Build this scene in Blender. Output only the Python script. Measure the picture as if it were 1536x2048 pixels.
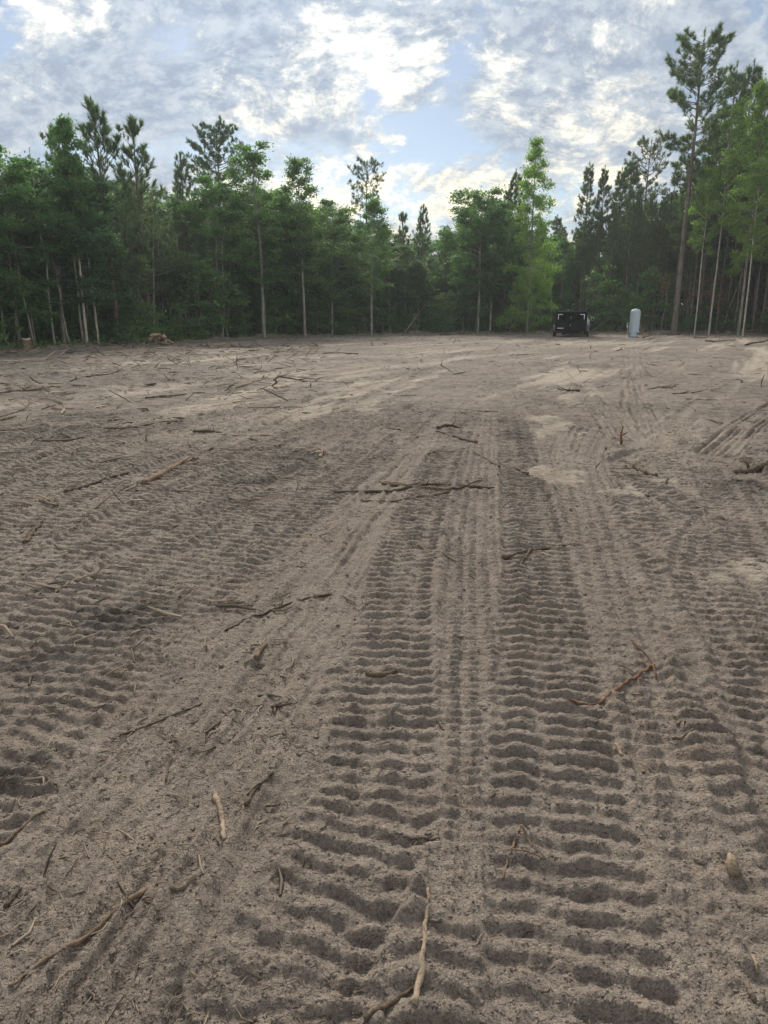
import bpy, math, random
import numpy as np
from mathutils import Vector, Matrix

# ------------------------------------------------------------------ clear, camera, sky, sun, exposure
for o in list(bpy.data.objects):
    bpy.data.objects.remove(o)
scene = bpy.context.scene
COL = scene.collection
CAM_H = 1.55
PITCH = math.radians(15.5)
F_PX = 1420.0                       # focal length in pixels of the 1536 x 2048 photograph

cam_data = bpy.data.cameras.new("camera")
cam_data.sensor_fit = 'VERTICAL'
cam_data.sensor_height = 34.6
cam_data.lens = 34.6 * F_PX / 2048.0
cam_data.clip_start = 0.05
cam_data.clip_end = 6000
cam = bpy.data.objects.new("camera", cam_data)
COL.objects.link(cam)
cam.location = (0, 0, CAM_H)
cam.rotation_euler = (math.pi / 2 - PITCH, 0, 0)
scene.camera = cam

SUN_EL, SUN_AZ = math.radians(32.0), math.radians(-9.0)      # azimuth from +Y, positive to the right
SUN_VEC = Vector((math.sin(SUN_AZ) * math.cos(SUN_EL), math.cos(SUN_AZ) * math.cos(SUN_EL), math.sin(SUN_EL)))
sun_data = bpy.data.lights.new("sun", 'SUN')
sun_data.energy = 3.3
sun_data.angle = math.radians(22)
sun_data.color = (1.0, 0.93, 0.82)
sun = bpy.data.objects.new("sun", sun_data)
COL.objects.link(sun)
sun.rotation_euler = SUN_VEC.to_track_quat('Z', 'Y').to_euler()

scene.view_settings.view_transform = 'Standard'
scene.view_settings.look = 'None'
scene.view_settings.gamma = 1.0
scene.view_settings.exposure = 0.72
scene.view_settings.use_curve_mapping = False
scene.render.engine = 'CYCLES'
scene.cycles.use_denoising = True
scene.cycles.use_adaptive_sampling = True
scene.cycles.adaptive_threshold = 0.02
scene.cycles.max_bounces = 6
scene.cycles.diffuse_bounces = 2
scene.cycles.transmission_bounces = 3
scene.cycles.glossy_bounces = 2
scene.cycles.volume_bounces = 0
scene.cycles.caustics_reflective = False
scene.cycles.caustics_refractive = False


class NT:
    """short-hand for building node trees"""
    def __init__(self, tree):
        self.t = tree
        tree.nodes.clear()

    def n(self, kind, **kw):
        nd = self.t.nodes.new(kind)
        for k, v in kw.items():
            setattr(nd, k, v)
        return nd

    def put(self, sock, v):
        if hasattr(v, 'is_output') or isinstance(v, bpy.types.NodeSocket):
            self.t.links.new(v, sock)
        elif isinstance(v, (tuple, list)) and len(v) == 3 and sock.type == 'RGBA':
            sock.default_value = (*v, 1)
        else:
            sock.default_value = v

    def m(self, op, a, b=None, c=None, clamp=False):
        nd = self.n('ShaderNodeMath', operation=op)
        nd.use_clamp = clamp
        for i, v in enumerate((a, b, c)):
            if v is not None:
                self.put(nd.inputs[i], v)
        return nd.outputs[0]

    def mix(self, f, a, b, blend='MIX'):
        nd = self.n('ShaderNodeMix', data_type='RGBA', blend_type=blend)
        self.put(nd.inputs[0], f)
        self.put(nd.inputs[6], a)
        self.put(nd.inputs[7], b)
        return nd.outputs[2]

    def noise(self, vec, scale, detail=4, rough=0.55, dist=0.0, dims='3D'):
        nd = self.n('ShaderNodeTexNoise', noise_dimensions=dims)
        if vec is not None:
            self.put(nd.inputs['Vector'], vec)
        nd.inputs['Scale'].default_value = scale
        nd.inputs['Detail'].default_value = detail
        nd.inputs['Roughness'].default_value = rough
        nd.inputs['Distortion'].default_value = dist
        return nd.outputs[0]

    def ramp(self, v, lo, hi, smooth=True):
        nd = self.n('ShaderNodeMapRange')
        nd.interpolation_type = 'SMOOTHSTEP' if smooth else 'LINEAR'
        self.put(nd.inputs[0], v)
        self.put(nd.inputs[1], lo)
        self.put(nd.inputs[2], hi)
        return nd.outputs[0]


# --- world: Nishita sky seen through a broken altocumulus deck
world = bpy.data.worlds.new("World")
scene.world = world
world.use_nodes = True
W = NT(world.node_tree)
tc = W.n('ShaderNodeTexCoord').outputs['Generated']
sep = W.n('ShaderNodeSeparateXYZ')
W.put(sep.inputs[0], tc)
dx, dy, dz = sep.outputs
sky = W.n('ShaderNodeTexSky', sky_type='NISHITA')
sky.sun_disc = False
sky.sun_elevation = SUN_EL
sky.sun_rotation = SUN_AZ
sky.air_density = 1.0
sky.dust_density = 0.3
sky.ozone_density = 1.5
az = W.m('ARCTAN2', dx, dy)
el = W.m('ARCSINE', dz)


def px_dir(x, y):
    cx, cy = (x - 768) / F_PX, (1024 - y) / F_PX
    v = Vector((cx, math.cos(PITCH) + cy * math.sin(PITCH), -math.sin(PITCH) + cy * math.cos(PITCH))).normalized()
    return math.atan2(v.x, v.y), math.asin(v.z)


def lobe(x, y, sx, sy, amp, rot=0.0):
    """cloud bank: gaussian in azimuth / elevation, centred where the sky shows it"""
    a0, e0 = px_dir(x, y)
    sa, se = sx / F_PX, sy / F_PX
    u = W.m('SUBTRACT', az, a0)
    v = W.m('SUBTRACT', el, e0)
    c, s = math.cos(rot), math.sin(rot)
    uu = W.m('ADD', W.m('MULTIPLY', u, c / sa), W.m('MULTIPLY', v, s / sa))
    vv = W.m('ADD', W.m('MULTIPLY', u, -s / se), W.m('MULTIPLY', v, c / se))
    q = W.m('ADD', W.m('MULTIPLY', uu, uu), W.m('MULTIPLY', vv, vv))
    return W.m('MULTIPLY', W.m('EXPONENT', W.m('MULTIPLY', q, -1.0)), amp)


def total(items):
    r = items[0]
    for i in items[1:]:
        r = W.m('ADD', r, i)
    return r


den = W.m('ADD', W.m('MAXIMUM', dz, 0.0), 0.42)
comb = W.n('ShaderNodeCombineXYZ')
W.put(comb.inputs[0], W.m('DIVIDE', dx, den))
W.put(comb.inputs[1], W.m('DIVIDE', dy, den))
comb.inputs[2].default_value = 3.7
pv = comb.outputs[0]
wob = W.n('ShaderNodeTexNoise')
W.put(wob.inputs['Vector'], pv)
wob.inputs['Scale'].default_value = 2.2
wob.inputs['Detail'].default_value = 2
wv = W.n('ShaderNodeVectorMath', operation='MULTIPLY_ADD')
W.put(wv.inputs[0], wob.outputs['Color'])
wv.inputs[1].default_value = (0.22, 0.22, 0.22)
W.put(wv.inputs[2], pv)
pw = wv.outputs[0]
n_big = W.noise(pw, 2.4, 2, 0.55)
n_mid = W.noise(pw, 8.0, 3, 0.6)
n_puf = W.noise(pw, 24.0, 5, 0.7)
fb = W.m('SUBTRACT', total([W.m('MULTIPLY', n_big, 0.55), W.m('MULTIPLY', n_mid, 0.75), W.m('MULTIPLY', n_puf, 0.5)]), 0.9)
# coverage: mostly overcast with blue openings
cov_b = total([lobe(930, 120, 42, 105, -0.56, -0.3), lobe(870, 245, 110, 40, -0.28, 0.1), lobe(350, 310, 140, 45, -0.55), lobe(490, 300, 60, 50, -0.3),
               lobe(15, 75, 70, 45, -0.7), lobe(120, 300, 110, 30, -0.35), lobe(740, 190, 25, 25, -0.45), lobe(240, 40, 40, 30, -0.3),
               lobe(640, 130, 150, 110, 0.25), lobe(200, 190, 280, 80, 0.4), lobe(1180, 120, 170, 150, 0.5)])
cov = W.ramp(W.m('ADD', W.m('ADD', W.m('MULTIPLY', fb, 2.3), 0.38), cov_b), -0.12, 0.40)
# thickness: grey-blue where the deck is thick, cream where light comes through
thk_b = total([lobe(230, 215, 290, 130, 0.75), lobe(640, 275, 110, 40, 0.85, 0.45), lobe(1130, 150, 200, 150, 0.25), lobe(520, 60, 60, 60, 0.35),
               lobe(680, 120, 170, 130, -0.40), lobe(670, 375, 200, 55, -1.0), lobe(980, 380, 170, 55, -0.35), lobe(1180, 250, 150, 50, -0.3),
               lobe(70, 20, 110, 50, -0.75), lobe(1500, 60, 130, 150, 0.6), lobe(545, 255, 70, 28, -0.8), lobe(700, 215, 50, 35, -0.6, 0.5), lobe(1000, 160, 40, 90, -0.4, -0.5)])
fb2 = W.m('SUBTRACT', total([W.m('MULTIPLY', W.noise(pw, 5.0, 2, 0.6), 0.75), W.m('MULTIPLY', W.noise(pw, 19.0, 6, 0.7), 1.15)]), 0.85)
thick = W.ramp(W.m('ADD', W.m('ADD', W.m('MULTIPLY', fb2, 2.7), 0.50), thk_b), -0.12, 1.0)
# forward scattering: brighter clouds towards the hidden sun
vm = W.n('ShaderNodeVectorMath', operation='DOT_PRODUCT')
W.put(vm.inputs[0], tc)
vm.inputs[1].default_value = SUN_VEC
cosg = W.m('MAXIMUM', vm.outputs['Value'], 0.0)
glow = W.m('ADD', W.m('MULTIPLY', W.m('POWER', cosg, 3.0), 0.12), W.m('MULTIPLY', W.m('POWER', cosg, 24.0), 0.16))
back = W.m('MULTIPLY', W.m('MAXIMUM', W.m('MULTIPLY', vm.outputs['Value'], -1.0), 0.0), 0.50)   # front-lit clouds opposite the sun
bright = W.m('ADD', W.m('ADD', 0.66, back), glow)
SK = 0.1                           # world strength; cloud radiance is divided by it
cl_thin = W.mix(W.ramp(el, 0.33, 0.10), (1.12, 1.075, 0.94), (1.12, 1.0, 0.74))
cl_thick = W.mix(W.m('MULTIPLY', cosg, 0.8), (0.58, 0.62, 0.67), (0.335, 0.405, 0.505))
n_shd = W.noise(pw, 24.0, 5, 0.66)
ccol = W.mix(1.0, W.mix(thick, cl_thin, cl_thick), W.mix(W.ramp(n_shd, 0.34, 0.68), (0.74, 0.77, 0.82), (1.24, 1.20, 1.12)), 'MULTIPLY')
sc1 = W.n('ShaderNodeVectorMath', operation='SCALE')
W.put(sc1.inputs[0], ccol)
W.put(sc1.inputs['Scale'], W.m('DIVIDE', bright, SK))
bluemul = W.mix(1.0, sky.outputs[0], (0.56, 0.56, 0.56), 'MULTIPLY')
final = W.mix(cov, bluemul, sc1.outputs[0])
bg = W.n('ShaderNodeBackground')
W.put(bg.inputs['Color'], final)
bg.inputs['Strength'].default_value = SK
wo = W.n('ShaderNodeOutputWorld')
W.put(wo.inputs[0], bg.outputs[0])
world.cycles.sampling_method = 'MANUAL'
world.cycles.sample_map_resolution = 512

# ------------------------------------------------------------------ helpers
RS = np.random.RandomState(7)
PERM = RS.permutation(4096)
ANG = RS.rand(4096) * 2 * np.pi
GX, GY = np.cos(ANG), np.sin(ANG)


def sstep(a, b, x):
    t = np.clip((x - a) / (b - a), 0, 1)
    return t * t * (3 - 2 * t)


def pn(x, y, seed=0):
    """2-D gradient noise, about -0.7..0.7"""
    xi = np.floor(x).astype(np.int64)
    yi = np.floor(y).astype(np.int64)
    fx, fy = x - xi, y - yi
    u = fx * fx * fx * (fx * (fx * 6 - 15) + 10)
    v = fy * fy * fy * (fy * (fy * 6 - 15) + 10)

    def g(ix, iy, ax, ay):
        k = PERM[(PERM[(ix + seed * 131) & 4095] + iy) & 4095]
        return GX[k] * ax + GY[k] * ay
    a = g(xi, yi, fx, fy)
    b = g(xi + 1, yi, fx - 1, fy)
    c = g(xi, yi + 1, fx, fy - 1)
    d = g(xi + 1, yi + 1, fx - 1, fy - 1)
    return (a + u * (b - a)) * (1 - v) + (c + u * (d - c)) * v


CP, SP = math.cos(PITCH), math.sin(PITCH)


def P(x, y):
    """ground point (z = 0) seen at a photograph pixel"""
    cx, cy = (x - 768) / F_PX, (1024 - y) / F_PX
    dY, dZ = CP + cy * SP, -SP + cy * CP
    t = CAM_H / max(-dZ, 1e-4)
    return cx * t, dY * t


def depth_of(Y, z=0.0):
    return Y * CP - (z - CAM_H) * SP


def catmull(pts, n):
    p = np.array(pts, float)
    p = np.vstack([2 * p[0] - p[1], p, 2 * p[-1] - p[-2]])
    out = []
    m = len(p) - 3
    for i in range(m):
        k = max(2, n // m)
        for t in np.linspace(0, 1, k, endpoint=False):
            a, b, c, d = p[i:i + 4]
            out.append(0.5 * (2 * b + (c - a) * t + (2 * a - 5 * b + 4 * c - d) * t * t + (3 * b - a - 3 * c + d) * t ** 3))
    out.append(p[-2])
    return np.array(out)


def new_mesh(name, V, F, attrs=None, smooth=False, colors=None):
    """V (n,3); F (m,k) all faces of one size, or a list of such arrays"""
    me = bpy.data.meshes.new(name)
    Fs = [f for f in (F if isinstance(F, list) else [F]) if len(f)]
    V = np.asarray(V, np.float32)
    me.vertices.add(len(V))
    me.vertices.foreach_set('co', V.ravel())
    idx = np.concatenate([np.asarray(f, np.int32).ravel() for f in Fs])
    sizes = np.concatenate([np.full(len(f), f.shape[1], np.int32) for f in Fs])
    starts = np.concatenate([[0], np.cumsum(sizes)[:-1]]).astype(np.int32)
    me.loops.add(len(idx))
    me.loops.foreach_set('vertex_index', idx)
    me.polygons.add(len(sizes))
    me.polygons.foreach_set('loop_start', starts)
    me.polygons.foreach_set('loop_total', sizes)
    if smooth:
        me.polygons.foreach_set('use_smooth', np.ones(len(sizes), bool))
    for k, a in (attrs or {}).items():
        at = me.attributes.new(k, 'FLOAT', 'POINT')
        at.data.foreach_set('value', np.asarray(a, np.float32))
    me.update(calc_edges=True)
    return me


def link(name, me, mat, parent=None, loc=None, rotz=0.0, color=None):
    if me.materials and me.materials[0] is not None:
        pass
    else:
        me.materials.append(mat)
    o = bpy.data.objects.new(name, me)
    COL.objects.link(o)
    if parent is not None:
        o.parent = parent
    if loc is not None:
        o.location = loc
    o.rotation_euler[2] = rotz
    if color:
        o.color = (*color, 1)
    return o


def empty(name, loc=(0, 0, 0), rz=0.0):
    o = bpy.data.objects.new(name, None)
    o.empty_display_size = 0.2
    COL.objects.link(o)
    o.location = loc
    o.rotation_euler[2] = rz
    return o


def tag(o, label, cat, group=None, kind=None):
    o["label"] = label
    if cat:
        o["category"] = cat
    if group:
        o["group"] = group
    if kind:
        o["kind"] = kind
    return o


class MB:
    """collects tubes, boxes and lathes as one mesh"""
    def __init__(self):
        self.V, self.Q, self.T, self.n = [], [], [], 0

    def add(self, V, Q=None, T=None):
        V = np.asarray(V, float)
        if Q is not None and len(Q):
            self.Q.append(np.asarray(Q, int) + self.n)
        if T is not None and len(T):
            self.T.append(np.asarray(T, int) + self.n)
        self.V.append(V)
        self.n += len(V)

    def tube(self, pts, rad, sides=6, cap=True, rough=0.0, rs=None):
        pts = np.asarray(pts, float)
        n = len(pts)
        rad = np.broadcast_to(np.asarray(rad, float), (n,)).copy()
        tan = np.gradient(pts, axis=0)
        tan /= np.linalg.norm(tan, axis=1, keepdims=True) + 1e-9
        ref = np.array([0, 0, 1.0]) if abs(tan[:, 2]).mean() < 0.8 else np.array([1.0, 0, 0])
        a = np.cross(tan, ref)
        a /= np.linalg.norm(a, axis=1, keepdims=True) + 1e-9
        b = np.cross(tan, a)
        th = np.linspace(0, 2 * np.pi, sides, endpoint=False)
        R = rad[:, None] * np.ones((1, sides))
        if rough and rs is not None:
            R = R * (1 + rough * (rs.rand(n, sides) - 0.5))
        V = (pts[:, None, :] + R[:, :, None] * (np.cos(th)[None, :, None] * a[:, None, :] + np.sin(th)[None, :, None] * b[:, None, :])).reshape(-1, 3)
        i = np.arange(n - 1)[:, None] * sides
        j = np.arange(sides)[None, :]
        j2 = (j + 1) % sides
        Q = np.stack([i + j, i + j2, i + sides + j2, i + sides + j], -1).reshape(-1, 4)
        T = []
        if cap:
            k = len(V)
            V = np.vstack([V, pts[0], pts[-1]])
            for q in range(sides):
                T.append((k, (q + 1) % sides, q))
                T.append((k + 1, (n - 1) * sides + q, (n - 1) * sides + (q + 1) % sides))
        self.add(V, Q, T)
        return self

    def box(self, c, s, bev=0.0, rot=None):
        c, s = np.array(c, float), np.array(s, float) / 2
        if bev <= 0:
            V = np.array([[x, y, z] for x in (-1, 1) for y in (-1, 1) for z in (-1, 1)], float) * s
            Q = [(0, 1, 3, 2), (4, 6, 7, 5), (0, 4, 5, 1), (2, 3, 7, 6), (0, 2, 6, 4), (1, 5, 7, 3)]
            T = []
        else:
            # chamfered box: three points per corner
            V, ids = [], {}
            for x in (-1, 1):
                for y in (-1, 1):
                    for z in (-1, 1):
                        for ax in range(3):
                            p = np.array([x, y, z], float) * (s - bev)
                            p[ax] = (x, y, z)[ax] * s[ax]
                            ids[(x, y, z, ax)] = len(V)
                            V.append(p)
            Q, T = [], []
            for ax in range(3):
                o1, o2 = (ax + 1) % 3, (ax + 2) % 3
                for sg in (-1, 1):
                    f = []
                    for u, v in ((-1, -1), (1, -1), (1, 1), (-1, 1)):
                        k = [0, 0, 0]
                        k[ax], k[o1], k[o2] = sg, u, v
                        f.append(ids[(*k, ax)])
                    Q.append(f if sg > 0 else f[::-1])
                for u in (-1, 1):
                    for v in (-1, 1):
                        f = []
                        for sg, axx in ((-1, o1), (1, o1), (1, o2), (-1, o2)):
                            k = [0, 0, 0]
                            k[ax], k[o1], k[o2] = sg, u, v
                            f.append(ids[(*k, axx)])
                        Q.append(f if u * v > 0 else f[::-1])
            for x in (-1, 1):
                for y in (-1, 1):
                    for z in (-1, 1):
                        f = [ids[(x, y, z, a)] for a in range(3)]
                        T.append(f if x * y * z > 0 else f[::-1])
            V = np.array(V)
        if rot is not None:
            V = V @ np.array(rot.to_3x3()).T
        self.add(V + c, Q, T)
        return self

    def lathe(self, prof, c=(0, 0, 0), sides=24, axis='z'):
        prof = np.array(prof, float)
        th = np.linspace(0, 2 * np.pi, sides, endpoint=False)
        V = np.zeros((len(prof), sides, 3))
        V[:, :, 0] = prof[:, :1] * np.cos(th)
        V[:, :, 1] = prof[:, :1] * np.sin(th)
        V[:, :, 2] = prof[:, 1:2]
        V = V.reshape(-1, 3)
        if axis == 'x':
            V = V[:, [2, 0, 1]]
        elif axis == 'y':
            V = V[:, [1, 2, 0]]
        i = np.arange(len(prof) - 1)[:, None] * sides
        j = np.arange(sides)[None, :]
        j2 = (j + 1) % sides
        Q = np.stack([i + j, i + j2, i + sides + j2, i + sides + j], -1).reshape(-1, 4)
        self.add(V + np.array(c, float), Q)
        return self

    def prism(self, poly, x0, x1):
        """outline in the YZ plane extruded along x"""
        poly = np.array(poly, float)
        n = len(poly)
        V = np.vstack([np.c_[np.full(n, x0), poly], np.c_[np.full(n, x1), poly], [[x0, *poly.mean(0)]], [[x1, *poly.mean(0)]]])
        Q = [(i, (i + 1) % n, n + (i + 1) % n, n + i) for i in range(n)]
        T = [(2 * n, (i + 1) % n, i) for i in range(n)] + [(2 * n + 1, n + i, n + (i + 1) % n) for i in range(n)]
        self.add(V, Q, T)
        return self

    def mesh(self, name, smooth=False, attrs=None):
        F = []
        if self.Q:
            F.append(np.concatenate(self.Q))
        if self.T:
            F.append(np.concatenate(self.T))
        return new_mesh(name, np.concatenate(self.V), F, attrs, smooth)

    def build(self, name, mat, parent=None, smooth=False, color=None, loc=None):
        return link(name, self.mesh(name, smooth), mat, parent, loc, color=color)


# ------------------------------------------------------------------ materials
def material(name):
    m = bpy.data.materials.new(name)
    m.use_nodes = True
    N = NT(m.node_tree)
    out = N.n('ShaderNodeOutputMaterial')
    return m, N, out


def principled(N, out, color, rough=0.8, spec=0.3, metal=0.0, normal=None):
    b = N.n('ShaderNodeBsdfPrincipled')
    N.put(b.inputs['Base Color'], color)
    N.put(b.inputs['Roughness'], rough)
    b.inputs['Specular IOR Level'].default_value = spec
    b.inputs['Metallic'].default_value = metal
    if normal is not None:
        N.put(b.inputs['Normal'], normal)
    N.put(out.inputs[0], b.outputs[0])
    return b


def bump(N, h, strength, dist):
    b = N.n('ShaderNodeBump')
    b.inputs['Strength'].default_value = strength
    b.inputs['Distance'].default_value = dist
    N.put(b.inputs['Height'], h)
    return b.outputs[0]


def attr(N, name):
    a = N.n('ShaderNodeAttribute')
    a.attribute_name = name
    return a.outputs['Fac']


def mat_soil(name, with_attr=True):
    m, N, out = material(name)
    g = N.n('ShaderNodeNewGeometry').outputs['Position']
    n1 = N.noise(g, 0.55, 5, 0.6)
    n2 = N.noise(g, 3.5, 6, 0.65)
    n3 = N.noise(g, 38.0, 5, 0.75)
    n4 = N.noise(g, 300.0, 3, 0.75)
    n6 = N.noise(g, 105.0, 3, 0.7)
    base = N.mix(N.ramp(n1, 0.3, 0.7), (0.302, 0.248, 0.206), (0.382, 0.322, 0.270))
    base = N.mix(N.ramp(n2, 0.25, 0.8), N.mix(1.0, base, (0.66, 0.655, 0.67), 'MULTIPLY'), base)
    base = N.mix(N.m('MULTIPLY', N.ramp(n3, 0.35, 0.8), 0.45), base, (0.43, 0.365, 0.295))
    n5 = N.noise(g, 1.4, 4, 0.7)
    base = N.mix(N.m('MULTIPLY', N.ramp(n5, 0.5, 0.72), 0.45), base, (0.305, 0.232, 0.180))
    if with_attr:
        tone = attr(N, 'tone')
        litter = attr(N, 'litter')
        earth_and_shade = attr(N, 'earth_and_shade')
        base = N.mix(N.ramp(tone, 0.0, 1.0, False), base, (0.50, 0.43, 0.345))
        base = N.mix(N.m('MULTIPLY', earth_and_shade, 0.88), base, N.mix(N.ramp(n2, 0.4, 0.6), (0.095, 0.080, 0.068), (0.225, 0.195, 0.168)))
        forest = N.mix(N.ramp(n2, 0.35, 0.65), (0.07, 0.055, 0.035), (0.13, 0.10, 0.065))
        base = N.mix(litter, base, forest)
    # bits of bark, charcoal and rotted leaf worked into the sand
    vor = N.n('ShaderNodeTexVoronoi')
    N.put(vor.inputs['Vector'], g)
    vor.inputs['Scale'].default_value = 46.0
    speck = N.m('MULTIPLY', N.m('LESS_THAN', vor.outputs['Distance'], 0.16), N.ramp(n2, 0.45, 0.62))
    base = N.mix(N.m('MULTIPLY', speck, 0.45), base, (0.06, 0.048, 0.038))
    base = N.mix(N.m('MULTIPLY', N.ramp(n4, 0.42, 0.7), 0.45), base, N.mix(1.0, base, (0.40, 0.38, 0.37), 'MULTIPLY'))
    base = N.mix(N.m('MULTIPLY', N.ramp(n6, 0.5, 0.72), 0.40), base, N.mix(1.0, base, (0.45, 0.43, 0.42), 'MULTIPLY'))
    base = N.mix(N.m('MULTIPLY', N.m('SUBTRACT', 1.0, N.ramp(n6, 0.3, 0.5)), 0.45), base, N.mix(1.0, base, (1.38, 1.36, 1.32), 'MULTIPLY'))
    hgt = N.m('ADD', N.m('ADD', N.m('MULTIPLY', n3, 1.0), N.m('MULTIPLY', n4, 0.22)), N.m('MULTIPLY', n6, 0.55))
    nrm = bump(N, hgt, 1.0, 0.024)
    n7 = N.noise(g, 11.0, 4, 0.72)
    b2 = N.n('ShaderNodeBump')
    b2.inputs['Strength'].default_value = 0.8
    b2.inputs['Distance'].default_value = 0.075
    N.put(b2.inputs['Height'], n7)
    N.put(b2.inputs['Normal'], nrm)
    nrm = b2.outputs[0]
    base = N.mix(N.m('MULTIPLY', N.ramp(n7, 0.52, 0.72), 0.30), base, N.mix(1.0, base, (0.55, 0.53, 0.52), 'MULTIPLY'))
    principled(N, out, base, 0.95, 0.12, normal=nrm)
    return m


def mat_leaf(name, base, trans=0.4, var=0.5):
    """foliage: colour from object tint and a random value carried by each leaf"""
    m, N, out = material(name)
    rnd = attr(N, 'rnd')
    oi = N.n('ShaderNodeObjectInfo')
    dark = tuple(c * (1 - var * 0.5) for c in base)
    lite = (base[0] * (1 + var * 0.9), base[1] * (1 + var * 0.6), base[2] * (1 + var * 0.3))
    c = N.mix(rnd, dark, lite)
    c = N.mix(1.0, c, oi.outputs['Color'], 'MULTIPLY')
    d = N.n('ShaderNodeBsdfPrincipled')
    N.put(d.inputs['Base Color'], c)
    d.inputs['Roughness'].default_value = 0.55
    d.inputs['Specular IOR Level'].default_value = 0.25
    t = N.n('ShaderNodeBsdfTranslucent')
    N.put(t.inputs['Color'], N.mix(1.0, c, (1.1, 1.25, 0.7), 'MULTIPLY'))
    mx = N.n('ShaderNodeMixShader')
    mx.inputs[0].default_value = trans
    N.put(mx.inputs[1], d.outputs[0])
    N.put(mx.inputs[2], t.outputs[0])
    N.put(out.inputs[0], mx.outputs[0])
    return m


def mat_bark(name, a, b, scale=(9, 9, 1.6), rough=0.9):
    m, N, out = material(name)
    tcn = N.n('ShaderNodeTexCoord')
    mp = N.n('ShaderNodeMapping')
    N.put(mp.inputs[0], tcn.outputs['Object'])
    mp.inputs['Scale'].default_value = scale
    n1 = N.noise(mp.outputs[0], 1.0, 6, 0.65)
    n2 = N.noise(tcn.outputs['Object'], 0.8, 3, 0.5)
    oi = N.n('ShaderNodeObjectInfo')
    c = N.mix(N.ramp(n1, 0.35, 0.65), a, b)
    c = N.mix(N.m('MULTIPLY', N.ramp(n2, 0.4, 0.7), 0.4), c, tuple(x * 1.35 for x in b))
    c = N.mix(1.0, c, oi.outputs['Color'], 'MULTIPLY')
    principled(N, out, c, rough, 0.2, normal=bump(N, n1, 0.7, 0.03))
    return m


def mat_plain(name, col, rough=0.5, spec=0.4, metal=0.0, dirt=0.3, dirtcol=(0.25, 0.21, 0.16), scale=3.0):
    m, N, out = material(name)
    tcn = N.n('ShaderNodeTexCoord')
    n1 = N.noise(tcn.outputs['Object'], scale, 6, 0.65)
    c = N.mix(N.m('MULTIPLY', N.ramp(n1, 0.45, 0.8), dirt), col, dirtcol)
    r = N.m('ADD', rough, N.m('MULTIPLY', n1, 0.25), clamp=True)
    principled(N, out, c, r, spec, metal)
    return m


M_SOIL = mat_soil("sandy_soil")
M_CLOD = mat_soil("soil_clods", False)
M_BROAD = mat_leaf("broadleaf_foliage", (0.112, 0.200, 0.100), 0.52, 0.65)
M_PINE = mat_leaf("pine_needles", (0.122, 0.180, 0.108), 0.42, 0.65)
M_DEAD = mat_leaf("dead_leaves", (0.20, 0.085, 0.035), 0.3, 0.5)
M_PBARK = mat_bark("pine_bark", (0.085, 0.068, 0.058), (0.215, 0.175, 0.145))
M_GBARK = mat_bark("grey_bark", (0.13, 0.12, 0.10), (0.30, 0.28, 0.245))
M_STICK = mat_bark("weathered_wood", (0.13, 0.100, 0.075), (0.30, 0.245, 0.19), (30, 30, 30))
M_CHIP = mat_bark("broken_wood", (0.25, 0.18, 0.13), (0.52, 0.41, 0.30), (14, 14, 14))

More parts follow.
